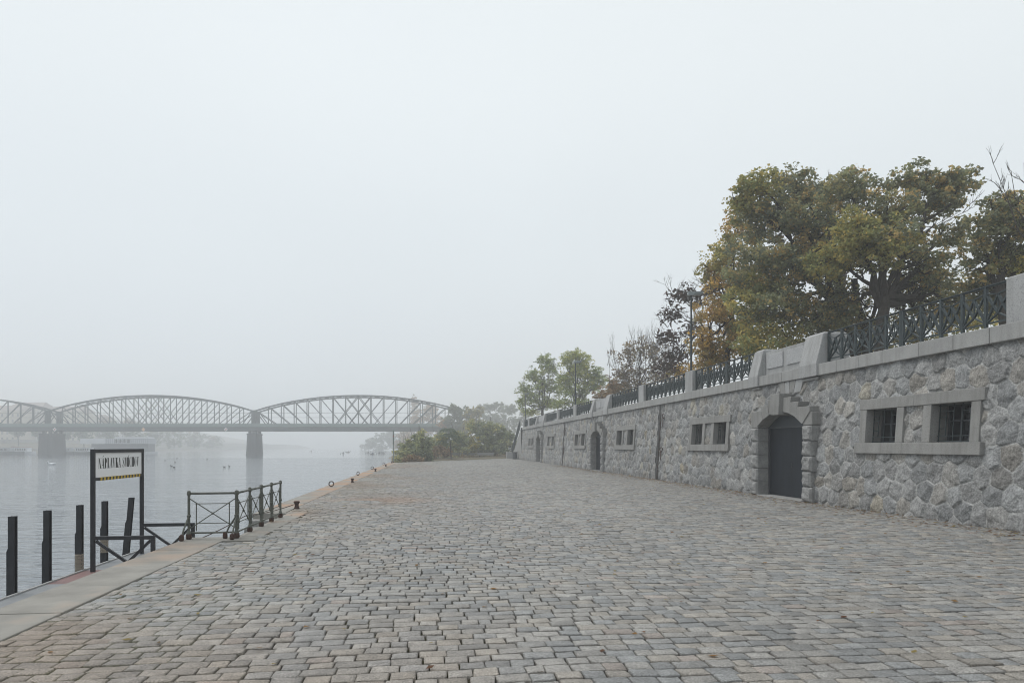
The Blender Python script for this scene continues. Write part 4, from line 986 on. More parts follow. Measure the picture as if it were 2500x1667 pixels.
def bare(label, base, fork, r0, tips, seed, depth=3, ln=1.2, tmat='twig', group=None, n=3):
    rg = random.Random(seed); o = empty('bare_tree', base, label=label, cat='tree', group=group); B = Vector(base); mb = MB()
    tr = wob((0, 0, -.1), Vector(fork)-B, 4, .02, rg); mb.tube(tr, [r0, r0*.95, r0*.85, r0*.75, r0*.65], 8, False)
    for p in tips:
        e_ = Vector(p)-B; st = tr[4].lerp(tr[2], rg.uniform(0, .6)); pts = wob(st, e_, 5, .05, rg); rr = r0*.45
        mb.tube(pts, [rr*(1-.15*j) for j in range(6)], 6, False)
        for j in range(1, 6):
            for k_ in range(2):
                d = ((pts[j]-pts[j-1]).normalized()+Vector((rg.uniform(-1, 1), rg.uniform(-1, 1), rg.uniform(-.2, .9)))*.7).normalized()
                twigs(mb, pts[j], d, ln*rg.uniform(.6, 1.1), rr*.4, depth-1, rg, .55, .3, n)
    mb.build('trunk', M[tmat], o); return o
bare('leafless tree with thin pale twigs rising behind the top of the lime trees', basept(2060, 48), at(2060, 620, 48), .16, [at(2020, 475, 48), at(2075, 470, 48), at(2115, 480, 47), at(2350, 520, 46), at(2300, 540, 47)], 31, 3, .9)
bare('leafless tree reaching in at the upper right corner of the trees', basept(2560, 25), at(2560, 640, 25), .075, [at(2425, 400, 25), at(2470, 430, 25), at(2500, 400, 25), at(2530, 380, 25.5), at(2440, 460, 24.5), at(2600, 380, 26)], 32, 2, .55)
# tree with dark hanging seed bunches behind the first lamp
def seedx(mb, rg, B):
    for (x, y) in ((1640, 720), (1660, 760), (1630, 800), (1650, 850), (1620, 860), (1690, 735), (1720, 700), (1700, 790), (1640, 890), (1750, 740)):
        for k_ in range(3): twigs(mb, at(x, y, 46)-B, Vector((rg.uniform(-1, .4), rg.uniform(-.5, .5), rg.uniform(-.2, 1))).normalized(), .8, .018, 2, rg, .8, .1)
tree('seed_tree', 'sparse tree with dark hanging seed bunches, behind the nearest lamp post', basept(1735, 46), at(1732, 800, 46), .13,
 cl(46, [(1660, 715, 32, 26, 260, 'seed'), (1640, 765, 30, 24, 240, 'seed'), (1630, 820, 28, 22, 230, 'seed'), (1650, 860, 36, 22, 320, 'seed'), (1700, 720, 30, 24, 220, 'seed'), (1745, 700, 28, 26, 230, 'seed'), (1690, 800, 30, 26, 160, 'seed'), (1625, 890, 34, 20, 260, 'seed'), (1760, 740, 26, 26, 260, 'orange'), (1670, 900, 40, 18, 340, 'orange')]),
 .135, 15, puffs=40, elong=2.3, droop=.16, twig=2, extra=seedx, tmat='twig', tdepth=2)
# thin reddish tree in the middle distance
def brx(mb, rg, B):
    for k_ in range(46):
        x = 1565+rg.gauss(0, 34); y = 905+rg.uniform(-45, 30)
        twigs(mb, at(x, y, 64)-B, Vector((rg.uniform(-.4, .4), rg.uniform(-.4, .4), 1)).normalized(), rg.uniform(1.2, 2.0), .022, 2, rg, .45, .4)
tree('maple_tree', 'half bare reddish brown tree between the two green ashes and the first lamp post', basept(1562, 64), at(1562, 930, 64), .15,
 cl(64, [(1530, 870, 40, 30, 800, 'brown'), (1570, 850, 40, 34, 600, 'brown'), (1610, 870, 38, 34, 620, 'brown'), (1520, 920, 45, 26, 1200, 'brown'), (1590, 920, 50, 28, 1100, 'brown'), (1640, 915, 34, 26, 800, 'brown'), (1495, 945, 36, 18, 800, 'russet'), (1560, 950, 50, 18, 1200, 'brown')]),
 .13, 16, puffs=20, extra=brx, tmat='twig', tdepth=2)
tree('ash_tree', 'green ash tree with two tall stems at the far left of the terrace', basept(1322, 104), at(1325, 990, 104), .22,
 cl(104, [(1330, 880, 24, 18, 1500, 'ash'), (1345, 900, 26, 20, 1700, 'ash'), (1300, 915, 26, 20, 1600, 'ash'), (1280, 950, 20, 20, 1300, 'ash'), (1320, 940, 30, 22, 2000, 'ash'), (1355, 945, 28, 24, 2000, 'ash'), (1300, 975, 34, 20, 1900, 'ash'), (1345, 985, 34, 18, 1900, 'ash'), (1295, 1005, 24, 10, 900, 'ashy'), (1272, 985, 12, 18, 600, 'ash')]),
 .155, 17, puffs=34, twig=2, stems=2, tdepth=2, gain=.85)
tree('ash_tree', 'yellow green ash tree behind the second lamp post', basept(1410, 90), at(1408, 980, 90), .20,
 cl(90, [(1405, 865, 26, 14, 1300, 'ashy'), (1385, 880, 26, 20, 1600, 'ashy'), (1425, 885, 24, 22, 1600, 'ashy'), (1405, 910, 34, 24, 2400, 'ashy'), (1380, 930, 26, 22, 1500, 'ash'), (1435, 925, 22, 26, 1600, 'ashy'), (1455, 910, 20, 18, 1100, 'ash'), (1400, 955, 36, 22, 2300, 'ash'), (1450, 945, 26, 20, 1300, 'ash'), (1470, 930, 18, 14, 700, 'ash'), (1420, 985, 40, 14, 1500, 'ash'), (1370, 985, 26, 14, 1000, 'ash')]),
 .145, 18, puffs=34, twig=2, stems=2, tdepth=2, gain=.85)
# low growth behind the far railings
tree('shrub', 'low dark bush behind the railing between the ash trees and the brown tree', basept(1490, 72), basept(1490, 72)+Vector((0, 0, .6)), .05,
 cl(72, [(1470, 965, 24, 14, 900, 'russet'), (1500, 955, 24, 14, 900, 'brown'), (1520, 960, 20, 14, 700, 'shrub')]), .13, 19, cat='bush', puffs=12, twig=1, stems=2)

# ------------------------------------------------------------------ lamp posts on the terrace
for x, t, lab in ((1687.5, 33.2, 'nearest dark lamp post with a grey head, rising beside a granite post'), (1405, 60, 'second dark lamp post, in front of the yellow green ash'), (1283, 96, 'farthest dark lamp post, at the far end of the wall')):
    b0 = basept(x, t); o = empty('street_lamp', b0, -TH, label=lab, cat='street lamp', group='lamp posts along the terrace')
    h = 9.05-PZ
    MB().lathe([(.09, 0), (.09, .5), (.055, .55), (.05, h*.5), (.04, h-.1), (.04, h)], n=12).build('pole', M['iron'], o)
    hd = MB().box(-.16, .12, -.11, .11, h-.02, h+.17)
    hd.add([(.12, -.13, h+.02), (.56, -.10, h+.09), (.56, .10, h+.09), (.12, .13, h+.02), (.12, -.13, h+.18), (.56, -.09, h+.17), (.56, .09, h+.17), (.12, .13, h+.18)], [(0,3,2,1),(4,5,6,7),(0,1,5,4),(1,2,6,5),(2,3,7,6),(3,0,4,7)])
    hd.build('lamp_head', mat('lamp_grey', (.22, .25, .26), .5), o, bevel=.015)
    MB().add([(.14, -.10, h+.015), (.52, -.08, h+.075), (.52, .08, h+.075), (.14, .10, h+.015), (.16, -.06, h-.03), (.44, -.05, h+.01), (.44, .05, h+.01), (.16, .06, h-.03)], [(0,1,5,4),(1,2,6,5),(2,3,7,6),(3,0,4,7),(4,5,6,7)]).build('lamp_glass', mat('lamp_cover', (.3, .32, .33), .2), o)

# ------------------------------------------------------------------ right bank beyond the quay
gm = varied('bank_earth', (.085, .07, .045), (.11, .10, .055), .6, .95, .6, 20, c3=(.13, .10, .06))
def hgt(x, y): return np.clip((x+5.5+(vn(x*.0+y*.05, x*0, 5)-.5)*3)/6, 0, 1)*1.45-1.35+.5*(fbm(x*.08, y*.08, 7, 3)-.3)*np.clip((x+4)/6, 0, 1)
def terrain(name, x0, x1, y0, y1, st, f, m_, keepf=None):
    X, Y = np.meshgrid(np.arange(x0, x1+st, st), np.arange(y0, y1+st, st), indexing='ij'); Z = f(X, Y)
    ni, nj = X.shape; ii = np.arange(ni*nj).reshape(ni, nj); q = np.stack([ii[:-1, :-1], ii[1:, :-1], ii[1:, 1:], ii[:-1, 1:]], -1).reshape(-1, 4)
    V = np.stack([X, Y, Z], -1).reshape(-1, 3)
    if keepf is not None: qc = V[q].mean(1); q = q[keepf(qc)]
    return tag(npmesh(name, V, q, m_, smooth=True), kind='structure')
terrain('river_bank', -8, 44, 72, 200, 1.0, lambda x, y: np.where(y < endline(x)-.5, -.6, np.minimum(hgt(x, y), .06+ .9*np.clip((y-endline(x)-3)/20, 0, 1)+0*x)), gm, lambda c: (c[:, 1] > endline(c[:, 0])-1.2) | (c[:, 0] < -4.6))
terrain('far_river_bank', -2, 340, 196, 1000, 12, lambda x, y: np.where(x < 2+.03*(y-196), -2.2, np.clip((x-2-.03*(y-196))*.12, 0, 4.5)-.6), gm)
terrain('grass_slope', WX+2, 340, YB-9, 205, 5, lambda x, y: np.clip((x-12-(y-90)*.10)*.55, 0, 4.1)-.3, gm)
tag(MB().box(WX+60, 340, -300, YE+2, -1, CT-.04).build('park_ground', gm), kind='structure')

def bush(label, base, c, size, seed, **k): return tree('bush', label, base, Vector(base)+Vector((0, 0, .5)), .035, c, size, seed, cat='bush', stems=3, tmat='twig', **k)
def gp(x, t, z=0.0): p = at(x, HOR, t); p.z = z; return p
def reach(mb_, rg, B, t, spots):
    for x, y in spots:
        for k_ in range(7):
            p = at(x+rg.uniform(-18, 18), y+rg.uniform(0, 25), t)-B
            twigs(mb_, p, Vector((rg.uniform(-.5, .5), rg.uniform(-.3, .3), 1)).normalized(), rg.uniform(.5, 1.0), .015, 1, rg, .35, .5)
bush('loose grey green willow bush at the end of the quay, beside the thin post', gp(1010, 80, -.3), cl(80, [(985, 1110, 20, 18, 1500, 'willow', -1), (1000, 1090, 22, 18, 1700, 'willow'), (1022, 1080, 18, 24, 1500, 'shrub'), (1018, 1105, 22, 22, 2000, 'shrub', -1), (1040, 1095, 14, 28, 1300, 'shrub'), (980, 1122, 16, 10, 900, 'willow', -2), (1045, 1120, 12, 14, 800, 'shrub'), (1010, 1120, 22, 10, 1100, 'russet', -3), (1028, 1062, 8, 16, 420, 'willow')]),
 .15, 41, elong=2.4, puffs=22, twig=2, extra=lambda m_, rg, B: reach(m_, rg, B, 80, [(1000, 1075), (1022, 1055), (1035, 1065), (985, 1090)]))
bush('yellow green shrub behind the left end of the guard rail', gp(1065, 92, -.2), cl(92, [(1060, 1085, 16, 18, 1100, 'willow'), (1072, 1100, 18, 14, 1200, 'russet', -2), (1055, 1110, 14, 10, 800, 'russet', -6), (1080, 1078, 14, 14, 700, 'yellow'), (1088, 1105, 18, 10, 800, 'russet', -3)]), .15, 42, elong=1.8, puffs=18, twig=1)
bush('bushy shrub with bright yellow leaves behind the middle of the guard rail', gp(1135, 104, 0), cl(104, [(1130, 1085, 22, 18, 1400, 'willow'), (1150, 1075, 20, 20, 1400, 'yellow'), (1130, 1100, 24, 12, 1300, 'willow', -2), (1158, 1092, 16, 14, 900, 'yellow', -2), (1120, 1070, 16, 14, 800, 'shrub'), (1110, 1095, 16, 14, 900, 'shrub')]), .16, 43, elong=1.7, puffs=20, twig=1)
bush('mid green shrub between the drooping fronds and the big dark bush', gp(1120, 98, 0), cl(98, [(1118, 1062, 16, 14, 900, 'willow'), (1128, 1075, 18, 16, 1100, 'shrub'), (1112, 1085, 16, 14, 900, 'willow'), (1075, 1068, 16, 14, 900, 'willow'), (1082, 1090, 18, 14, 1000, 'shrub')]), .15, 47, elong=2.2, puffs=22, twig=2, extra=lambda m_, rg, B: reach(m_, rg, B, 98, [(1118, 1045), (1075, 1055)]))
bush('big dark bush with upright twigs, tallest one beyond the quay', gp(1190, 108, 0), cl(108, [(1175, 1050, 26, 20, 1500, 'shrub'), (1205, 1045, 24, 20, 1500, 'willow'), (1190, 1075, 34, 20, 2400, 'shrub'), (1170, 1095, 26, 16, 1600, 'shrub', -1), (1210, 1090, 28, 18, 2000, 'shrub', -1), (1225, 1065, 14, 20, 1000, 'shrub'), (1150, 1040, 12, 18, 500, 'willow')]),
 .17, 44, elong=2.2, puffs=22, twig=2, extra=lambda m_, rg, B: reach(m_, rg, B, 108, [(1150, 1025), (1165, 1035), (1185, 1030), (1205, 1025), (1222, 1035)]))
bush('grey green bush next to the foot of the stair railing', gp(1240, 114, 0), cl(114, [(1235, 1080, 14, 22, 1300, 'willow'), (1248, 1065, 12, 16, 800, 'shrub'), (1235, 1105, 18, 10, 1000, 'shrub'), (1258, 1090, 10, 18, 700, 'shrub')]), .16, 45, elong=2, puffs=18, twig=1)
# tree of heaven with drooping fronds
o = empty('sumac_tree', gp(1102, 88, 0), label='small tree with long drooping palm-like fronds among the bushes', cat='tree'); B = Vector(o.location)
rg = random.Random(5); mb = MB(); V = []; Cc = []
top = at(1094, 1046, 88)-B; mb.tube(wob((0, 0, -.2), top, 4, .02, rg), [.07, .06, .05, .04, .03], 7, False); mb.build('trunk', M['twig'], o)
def frond(b0, az, L_, lift):
    p = Vector(b0); d = Vector((math.cos(az), math.sin(az), lift)).normalized(); n_ = 11
    for i in range(n_):
        p2 = p+d*L_/n_; d = (d+Vector((0, 0, -.17))).normalized(); side_ = d.cross(Vector((0, 0, 1))).normalized()
        for s in (-1, 1):
            ll = L_*.27*math.sin(math.pi*(i+1.2)/(n_+1.6)); e_ = p2+side_*s*ll+Vector((0, 0, -.35*ll))+d*ll*.3; wv = d*L_/n_*.36
            V.extend([p2, p2+(e_-p2)*.5+wv, e_, p2+(e_-p2)*.5-wv]); c_ = rg.choice([(.09, .13, .075), (.11, .15, .085), (.07, .105, .065)]); Cc.extend([c_]*4)
        p = p2
for cx_, cy_, nn_, LL in ((1094, 1048, 15, 1.6), (1096, 1060, 12, 1.7), (1099, 1072, 9, 1.6), (1085, 1078, 9, 1.3), (1104, 1066, 8, 1.5), (1110, 1090, 6, 1.2)):
    for k_ in range(nn_): frond(at(cx_, cy_, 88)-B, 2*math.pi*k_/nn_+rg.uniform(-.2, .2), LL*rg.uniform(.7, 1.15), rg.uniform(.1, .8))
npmesh('crown', np.array([tuple(v) for v in V]), np.arange(len(V)).reshape(-1, 4), M['leaf'], o, col=np.array(Cc))
# undergrowth and fallen leaves
cls = []
rg = random.Random(77)
for k_ in range(60):
    x = rg.uniform(970, 1250); X0_ = at(x, HOR, 84+(x-970)*.10); X0_.z = .15; cls.append((tuple(X0_), (1.3, 1.3, .35), 90, rg.choice(['russet', 'shrub', 'willow', 'russet'])))
tag(leaves('undergrowth', cls, .14, 46, None, 1.8, 8), kind='stuff')
# guard rail
ga, gb_ = at(1063, 1110, 100), at(1206, 1110, 103.5)
o = empty('guard_rail', (ga.x, ga.y, 0), label='low pale steel guard rail in front of the bushes', cat='guard rail'); d = gb_-ga; d.z = 0
mb = MB()
for z0, z1, off in ((.42, .50, .0), (.50, .56, .05), (.56, .64, .05), (.64, .70, .0), (.70, .78, -.03)):
    mb.bar(Vector((0, off, (z0+z1)/2)), d+Vector((0, off, (z0+z1)/2)), .05, z1-z0)
mb.build('beam', mat('galvanised_steel', (.33, .34, .35), .6, .3), o)
for i in range(5): mb = MB(); p = d*(i/4)+Vector((0, .12, 0)); mb.box(p.x-.06, p.x+.06, p.y-.05, p.y+.05, -.3, .72).build('post', M['black'], o)

def fartree(name, label, x, yb, t, items, size, seed, group='trees in the mist beyond the quay', zb=None, **k):
    b0 = at(x, yb, t)
    if zb is not None: b0.z = zb
    top = Vector((b0.x, b0.y, 0)); c_ = cl(t, items); mid = sum((Vector(q[0]) for q in c_), Vector())/len(c_)
    return tree(name, label, b0, (b0.x, b0.y, b0.z+(mid.z-b0.z)*.55), .25, c_, size, seed, group=group, twig=1, puffs=16, **k)
fartree('poplar_tree', 'tall narrow poplar top standing out in the mist behind the bridge end', 1012, 1100, 400, [(1012, 980, 9, 16, 900, 'farorange'), (1012, 1005, 10, 20, 900, 'farorange'), (1011, 1035, 11, 20, 800, 'farorange')], .5, 51, zb=-.5)
fartree('tree', 'wide orange brown tree in the mist behind the bridge end', 1045, 1100, 370, [(1048, 998, 18, 16, 1300, 'farorange'), (1025, 1020, 24, 20, 1500, 'farorange'), (1060, 1020, 22, 20, 1500, 'farorange'), (990, 1050, 22, 24, 1500, 'farorange'), (1035, 1055, 30, 22, 1600, 'farorange'), (1075, 1050, 26, 20, 1300, 'farorange')], .5, 52, zb=-.5)
fartree('tree', 'misty brown tree under the bridge deck, left of the bushes', 985, 1105, 350, [(985, 1070, 20, 16, 1100, 'farorange'), (1000, 1085, 24, 14, 1200, 'farorange'), (972, 1088, 14, 12, 700, 'farorange')], .5, 53, zb=-.9)
fartree('tree', 'misty dark green tree right of the bridge end', 1115, 1100, 226, [(1110, 1000, 20, 14, 1100, 'fargreen'), (1130, 1012, 24, 20, 1400, 'fargreen'), (1100, 1030, 22, 18, 1200, 'fargreen'), (1125, 1045, 26, 18, 1300, 'fargreen'), (1090, 1055, 22, 16, 1200, 'fargreen'), (1085, 1035, 16, 12, 800, 'farorange')], .40, 54, zb=-.3)
fartree('tree', 'pale yellow tree behind the big dark bush', 1150, 1100, 215, [(1145, 1010, 16, 14, 1100, 'yellow'), (1165, 1005, 16, 14, 1100, 'yellow'), (1150, 1035, 24, 16, 1500, 'yellow'), (1170, 1040, 16, 18, 1100, 'lindeny')], .34, 55, zb=-.1)
fartree('tree', 'grey green misty tree rising left of the wall end', 1200, 1100, 320, [(1195, 995, 16, 12, 1000, 'fargreen'), (1215, 990, 14, 10, 900, 'fargreen'), (1190, 1020, 24, 18, 1400, 'fargreen'), (1220, 1020, 22, 20, 1400, 'fargreen'), (1205, 1050, 26, 18, 1400, 'fargreen')], .46, 56, zb=0)
fartree('tree', 'pale misty tree behind the ash trees, at the left foot of the wall end', 1232, 1100, 340, [(1232, 1000, 14, 16, 1000, 'fargreen'), (1175, 1000, 14, 12, 900, 'fargreen'), (1228, 1035, 22, 20, 1400, 'fargreen'), (1160, 1030, 20, 18, 1300, 'fargreen')], .5, 61, zb=0)
fartree('tree', 'grey green misty tree touching the wall end', 1255, 1100, 300, [(1250, 1000, 16, 14, 1100, 'fargreen'), (1262, 1030, 20, 20, 1400, 'fargreen'), (1240, 1050, 18, 18, 1200, 'fargreen'), (1280, 1015, 18, 20, 1200, 'fargreen')], .44, 57, zb=0)
fartree('tree', 'faint wooded bank tree just left of the thin post', 935, 1103, 520, [(905, 1082, 16, 12, 1000, 'fargreen'), (930, 1072, 20, 18, 1400, 'fargreen'), (950, 1062, 16, 24, 1300, 'fargreen'), (920, 1092, 26, 9, 1100, 'fargreen'), (965, 1080, 20, 18, 1300, 'fargreen')], .75, 58, zb=-1)
fartree('tree', 'faintest wooded bank tree, farthest along the right bank', 890, 1100, 600, [(890, 1090, 12, 8, 700, 'fargreen'), (905, 1082, 14, 12, 900, 'fargreen')], .6, 59, zb=-1)

# ------------------------------------------------------------------ left bank across the river
stone = varied('embankment_stone', (.22, .215, .20), (.30, .29, .27), .3, .9)
terrain('opposite_bank', -700, -150, 60, 1100, 14, lambda x, y: np.where(x > -196, -3, np.where(x > -206, .9, 4.2+np.clip((-250-x)*.18, 0, 45)*np.clip((y-150)/200, 0, 1)+3*(fbm(x*.01, y*.01, 8, 2)-.5))), gm)
MBq = MB().box(-202, -193, 60, 900, WZ-2, .9); tag(MBq.build('quay_wall_opposite', stone), 'long low stone river wall on the opposite bank', 'wall')
tag(MB().box(-209, -206, 60, 900, 0, 5.2).build('embankment_wall', stone), 'higher stone embankment wall behind the opposite quay', 'wall')
for i, (x, yt, wd, t, nfl, colr, lab) in enumerate([(20, 990, 26, 400, 5, (.50, .44, .34), 'pale yellow apartment house in the mist at the far left'), (78, 982, 22, 410, 5, (.45, .40, .36), 'pinkish apartment house behind the first bridge pier'), (125, 1000, 16, 420, 4, (.42, .42, .40), 'narrow grey house right of the first bridge pier'),
      (170, 992, 24, 410, 5, (.52, .47, .37), 'cream apartment house left of the name sign'), (228, 1012, 20, 430, 4, (.42, .40, .38), 'low grey brown house above the white pavilion'), (-40, 990, 26, 405, 5, (.46, .42, .38), 'grey apartment house cut off by the left edge')]):
    b0 = at(x, HOR, t); b0.z = 4.4; H_ = at(x, yt, t).z-b0.z; o = empty('apartment_house', b0, -TH*0+R(-12), label=lab, cat='house', group='houses in the mist on the opposite bank')
    wall_ = varied('plaster%d' % i, colr, tuple(c*.85 for c in colr), .3, .9)
    MB().box(-wd/2, wd/2, -6, 6, -3, H_*.84).build('wall', wall_, o)
    MB().add([(-wd/2-.4, -6.4, H_*.84), (wd/2+.4, -6.4, H_*.84), (wd/2+.4, 6.4, H_*.84), (-wd/2-.4, 6.4, H_*.84), (-wd/2+2, 0, H_), (wd/2-2, 0, H_)], [(0,1,5,4),(1,2,5),(2,3,4,5),(3,0,4),(3,2,1,0)]).build('roof', mat('slate_roof', (.24, .19, .17), .8), o)
    wme = None; nx = max(3, int(wd/3.2))
    for f_ in range(nfl):
        for k_ in range(nx):
            if wme is None: w0 = MB().box(-.55, .55, -.06, .02, 0, 1.7).build('window', M['glass'], o); wme = w0.data
            else: w0 = link('window', wme, None, o)
            w0.location = (-wd/2+(k_+.5)*wd/nx, -6.0, 1.0+f_*(H_*.84-1)/nfl)
def cmass(x, y, rx, ry, n_, pal): return (x, y, rx, ry, n_, pal)
ftl = [(45, 1045, 18, 16, 315, 'bare riverside tree in front of the yellow house at far left'), (95, 1050, 14, 12, 318, 'riverside tree just left of the first pier'), (155, 1055, 16, 14, 320, 'riverside tree just right of the first pier'), (205, 1050, 22, 18, 325, 'riverside tree above the left end of the white pavilion'),
       (262, 1045, 26, 22, 335, 'riverside tree above the sign board'), (318, 1045, 26, 24, 345, 'riverside tree above the right end of the white pavilion'), (372, 1055, 28, 26, 370, 'faint tree just right of the white pavilion'), (425, 1062, 26, 24, 410, 'fainter tree on the opposite bank, third from the pavilion'),
       (475, 1070, 24, 20, 460, 'very faint tree halfway to the second pier'), (520, 1078, 22, 14, 520, 'faintest tree left of the second pier')]
for i, (x, y, rx, ry, t, lab) in enumerate(ftl):
    fartree('tree', lab, x, 1090, t, [(x-rx*.5, y+4, rx*.7, ry*.7, 500, 'fargreen'), (x+rx*.5, y, rx*.7, ry*.8, 500, 'fargreen'), (x, y-ry*.6, rx*.6, ry*.6, 400, 'brown'), (x, y+ry*.8, rx*.9, ry*.5, 500, 'fargreen')], .55, 70+i, group='trees along the opposite bank', zb=1.0)
# white floating pavilion
wp = mat('white_cladding', (.75, .77, .80), .6); pk = mat('pale_grey_cladding', (.42, .44, .47), .6)
b0 = at(196, 1104, 268); b0.z = WZ
o = empty('floating_pavilion', b0, -TH, label='long white flat roofed pavilion moored at the opposite bank', cat='pavilion')
px_ = 268/F; 
MB().box(0, 60*px_, 0, 6, 4.0, 6.1).build('upper_block', wp, o)
MB().box(60*px_+.02, 165*px_, 0, 6, 4.0, 6.1).build('glazed_block', pk, o)
MB().box(83*px_, 165*px_, .3, 5, 6.12, 6.7).build('roof', wp, o)
MB().box(4, 163*px_, .6, 6, .9, 3.98).build('lower_block', mat('dark_glazing', (.10, .11, .13), .3), o)
MB().box(-1, 166*px_, -.6, 7, -.3, .88).build('pontoon', pk, o)
for k_ in range(22): MB().box(62*px_+k_*.76, 62*px_+k_*.76+.12, -.05, -.002, 4.1, 6.0).build('mullion', wp, o)
for k_ in range(4): MB().box(84*px_+k_*1.6, 84*px_+k_*1.6+1.1, -.05, -.003, 4.4, 5.8).build('window', M['glass'], o)
def boat(label, x, y, L_, t, hull, cab, seed, stripes=False):
    b0 = at(x, y, t); b0.z = WZ; o = empty('river_boat', b0, -TH, label=label, cat='boat', group='boats moored at the opposite bank')
    k_ = 9; vs = []
    for i in range(k_):
        f_ = i/(k_-1); wv = 1.8*math.sin(math.pi*min(1, .12+f_*.95))**.5
        vs += [(f_*L_, -wv, .9+.3*f_**3), (f_*L_, -wv*.7, -.4), (f_*L_, wv*.7, -.4), (f_*L_, wv, .9+.3*f_**3)]
    fs = [(4*i+j, 4*i+(j+1) % 4, 4*i+4+(j+1) % 4, 4*i+4+j) for i in range(k_-1) for j in range(4)]+[(3, 2, 1, 0), tuple(range(4*k_-4, 4*k_))]
    MB().add(vs, fs).build('hull', hull, o)
    MB().box(L_*.12, L_*.72, -1.3, 1.3, 1.0, 2.5).build('cabin', cab, o)
    for j in range(6): MB().box(L_*(.15+.09*j), L_*(.15+.09*j)+L_*.06, -1.34, -1.302, 1.5, 2.1).build('window', M['glass'], o)
    if stripes: MB().box(L_*.1, L_*.76, -1.4, 1.4, 2.7, 2.85).build('canopy', mat('red_canopy', (.38, .16, .14), .7), o); MB().box(L_*.11, L_*.12, -1.3, 1.3, 2.5, 2.7).build('canopy_post', wp, o)
dark = mat('dark_hull', (.05, .055, .06), .5)
boat('white boat with a red canopy left of the first bridge pier', 28, 1106, 9.5, 262, wp, wp, 1, True)
boat('low dark barge at the far left edge', -50, 1107, 17, 258, dark, pk, 2)
boat('dark hulled boat in front of the white pavilion, left of the sign', 182, 1105, 9, 256, dark, wp, 3)
boat('small dark boat just right of the first bridge pier', 152, 1107, 5, 258, dark, pk, 4)

# ------------------------------------------------------------------ rowers, ducks and a swan
body = bpy.data.meshes.new('seated_body'); 
bv = [(0, 0, .12), (0, 0, .36), (0, .03, .58), (0, .04, .68), (0, .05, .80), (-.17, .03, .58), (-.26, .16, .42), (-.18, .38, .40), (.17, .03, .58), (.26, .16, .42), (.18, .38, .40), (-.1, .04, .12), (-.13, .40, .30), (-.12, .70, .08), (.1, .04, .12), (.13, .40, .30), (.12, .70, .08)]
be_ = [(0, 1), (1, 2), (2, 3), (3, 4), (2, 5), (5, 6), (6, 7), (2, 8), (8, 9), (9, 10), (0, 11), (11, 12), (12, 13), (0, 14), (14, 15), (15, 16)]
br_ = [.15, .15, .13, .055, .105, .07, .05, .04, .07, .05, .04, .1, .07, .05, .1, .07, .05]
body.from_pydata(bv, be_, []); body.skin_vertices.new(name='s') if hasattr(body.skin_vertices, 'new') else None
def person(label, loc, rz, col, lean=0):
    o = bpy.data.objects.new('person', body.copy()); C.objects.link(o); o.location = loc; o.rotation_euler = (lean, 0, rz)
    m_ = o.modifiers.new('skin', 'SKIN')
    if not o.data.skin_vertices: 
        bpy.context.view_layer.objects.active = o; bpy.ops.mesh.customdata_skin_add()
    for i, r_ in enumerate(br_): o.data.skin_vertices[0].data[i].radius = (r_, r_)
    o.data.skin_vertices[0].data[0].use_root = True
    s_ = o.modifiers.new('sub', 'SUBSURF'); s_.levels = 1; s_.render_levels = 1
    o.data.materials.append(col); return tag(o, label, 'person', 'paddlers on the misty river')
clothes = [mat('dark_jacket', (.03, .035, .045), .8), mat('rust_jacket', (.20, .09, .06), .8), mat('blue_jacket', (.06, .09, .20), .8)]
hullm = mat('canoe_hull', (.30, .29, .27), .5)
boats = [(838, 1108, 245, 2, 0, 'left pair of paddlers, leaning close together in dark jackets'), (850, 1104.5, 320, 1, 1, 'single paddler in a rust jacket right of the left pair'), (899, 1107, 265, 1, 0, 'single dark paddler between the left boats and the blue one'), (909, 1109, 236, 1, 2, 'paddler in a blue jacket in the middle of the right group'), (926, 1108, 250, 2, 0, 'pair of dark paddlers in the boat nearest the thin post'), (935, 1107.5, 262, 1, 0, 'rightmost lone paddler beside the thin post'), (760, 1102.5, 385, 1, 1, 'tiny lone paddler farthest away near the open water')]
for i, (x, y, t, n_, ci, lab) in enumerate(boats):
    t = F*2.9/(y-HOR); b0 = at(x, y, t); o = empty('canoe', (b0.x, b0.y, WZ), R(75 if i % 2 else 100), label='canoe under the '+lab, cat='canoe', group='canoes on the misty river')
    vs = []
    for j in range(9):
        f_ = j/8; wv = .36*math.sin(math.pi*f_)**.6+.02; e_ = .28+.14*abs(2*f_-1)**3
        vs += [((f_-.5)*4.6, -wv, e_), ((f_-.5)*4.4, 0, -.08), ((f_-.5)*4.6, wv, e_)]
    fs = [(3*j+k_, 3*j+k_+1, 3*j+4+k_, 3*j+3+k_) for j in range(8) for k_ in range(2)]
    h_ = MB().add(vs, fs).build('hull', hullm, o); sm = h_.modifiers.new('solid', 'SOLIDIFY'); sm.thickness = .03
    for j in range(n_):
        rz = o.rotation_euler.z; off = (j-(n_-1)/2)*1.3; pl = Vector((b0.x+math.cos(rz)*off, b0.y+math.sin(rz)*off, WZ+.05))
        pp = person(lab if n_ == 1 else (('front' if j else 'rear')+' one of the '+lab), pl, rz-R(90), clothes[ci], R(-8))
        pd = MB().tube([(-.9, .45, .15), (.9, .40, .75)], .02, 5).box(-1.15, -.85, .43, .47, 0, .22).box(.85, 1.15, .38, .42, .68, .88).build('paddle', M['black'])
        pd.location = pl; pd.rotation_euler = (0, 0, rz-R(90)); tag(pd, 'paddle held by the '+(('' if n_ == 1 else ('front of the ' if j else 'rear of the '))+lab.split(' in ')[0].split(',')[0].split(' right of')[0]), 'paddle', 'paddles of the canoeists')
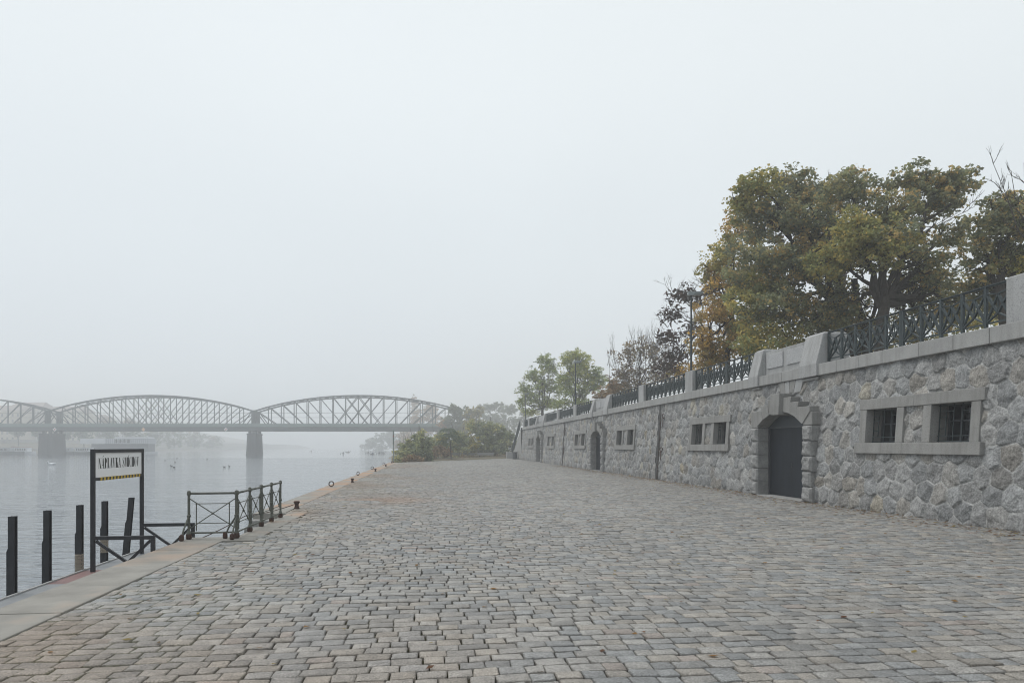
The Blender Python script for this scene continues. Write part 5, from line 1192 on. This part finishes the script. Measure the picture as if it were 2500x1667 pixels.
def bird(name, label, x, y, sc_, m1, m2, cat, group=None, neck=0):
    t = F*2.9/(y-HOR); b0 = at(x, y, t); o = empty(name, (b0.x, b0.y, WZ), R(rnd.uniform(-40, 40)), label=label, cat=cat, group=group)
    vs = []; n_ = 10; k_ = 8
    for i in range(k_):
        f_ = i/(k_-1); rr = .10*math.sin(math.pi*min(1, .08+f_*.86))**.7+.004; zc = .05+.05*(1-f_)**3
        vs += [((f_-.5)*-.42*sc_, rr*math.cos(2*math.pi*j/n_)*sc_, (zc+rr*.75*math.sin(2*math.pi*j/n_))*sc_) for j in range(n_)]
    fs = [(i*n_+j, i*n_+(j+1) % n_, (i+1)*n_+(j+1) % n_, (i+1)*n_+j) for i in range(k_-1) for j in range(n_)]+[tuple(range(n_-1, -1, -1)), tuple(range((k_-1)*n_, k_*n_))]
    b_ = MB().add(vs, fs).build('body', m1, o, smooth=True)
    h = .20+neck
    MB().tube([(-.15*sc_, 0, .09*sc_), (-.20*sc_, 0, h*.6*sc_), (-.19*sc_, 0, h*sc_), (-.23*sc_, 0, (h+.02)*sc_), (-.30*sc_, 0, (h-.01)*sc_)], [.05*sc_, .032*sc_, .036*sc_, .04*sc_, .012*sc_], 8).build('head', m2, o, smooth=True)
dk1, dk2 = mat('duck_brown', (.07, .06, .05), .8), mat('duck_dark', (.03, .035, .03), .6)
for i, (x, y, lab) in enumerate([(432, 1119, 'farthest little dark duck right of the sign'), (428, 1128.5, 'little dark duck below the farthest one'), (418, 1137.5, 'left duck of the two nearest the sign'), (425, 1140.5, 'lowest duck in the loose group right of the sign'), (506, 1120.5, 'lone duck halfway between the sign and the second pier'), (548, 1140, 'left duck of the pair before the second pier'), (560, 1138.5, 'right duck of the pair before the second pier'), (403, 1124, 'tiny duck closest to the right sign post')]):
    bird('duck', lab, x, y, .85, dk1, dk2, 'duck', 'ducks on the river')
bird('swan', 'white swan on the water left of the name sign', 127, 1134, 2.4, wp, wp, 'swan', neck=.0)

# ------------------------------------------------------------------ fallen leaves
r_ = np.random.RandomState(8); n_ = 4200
X = np.where(r_.uniform(size=n_) < .74, 11.55-np.abs(r_.normal(0, .55, n_)), r_.uniform(-3.6, 11.4, n_)); Y = r_.uniform(4, 60, n_)**1.0  # leaf litter, thickened along the wall foot to stand in for contact shade
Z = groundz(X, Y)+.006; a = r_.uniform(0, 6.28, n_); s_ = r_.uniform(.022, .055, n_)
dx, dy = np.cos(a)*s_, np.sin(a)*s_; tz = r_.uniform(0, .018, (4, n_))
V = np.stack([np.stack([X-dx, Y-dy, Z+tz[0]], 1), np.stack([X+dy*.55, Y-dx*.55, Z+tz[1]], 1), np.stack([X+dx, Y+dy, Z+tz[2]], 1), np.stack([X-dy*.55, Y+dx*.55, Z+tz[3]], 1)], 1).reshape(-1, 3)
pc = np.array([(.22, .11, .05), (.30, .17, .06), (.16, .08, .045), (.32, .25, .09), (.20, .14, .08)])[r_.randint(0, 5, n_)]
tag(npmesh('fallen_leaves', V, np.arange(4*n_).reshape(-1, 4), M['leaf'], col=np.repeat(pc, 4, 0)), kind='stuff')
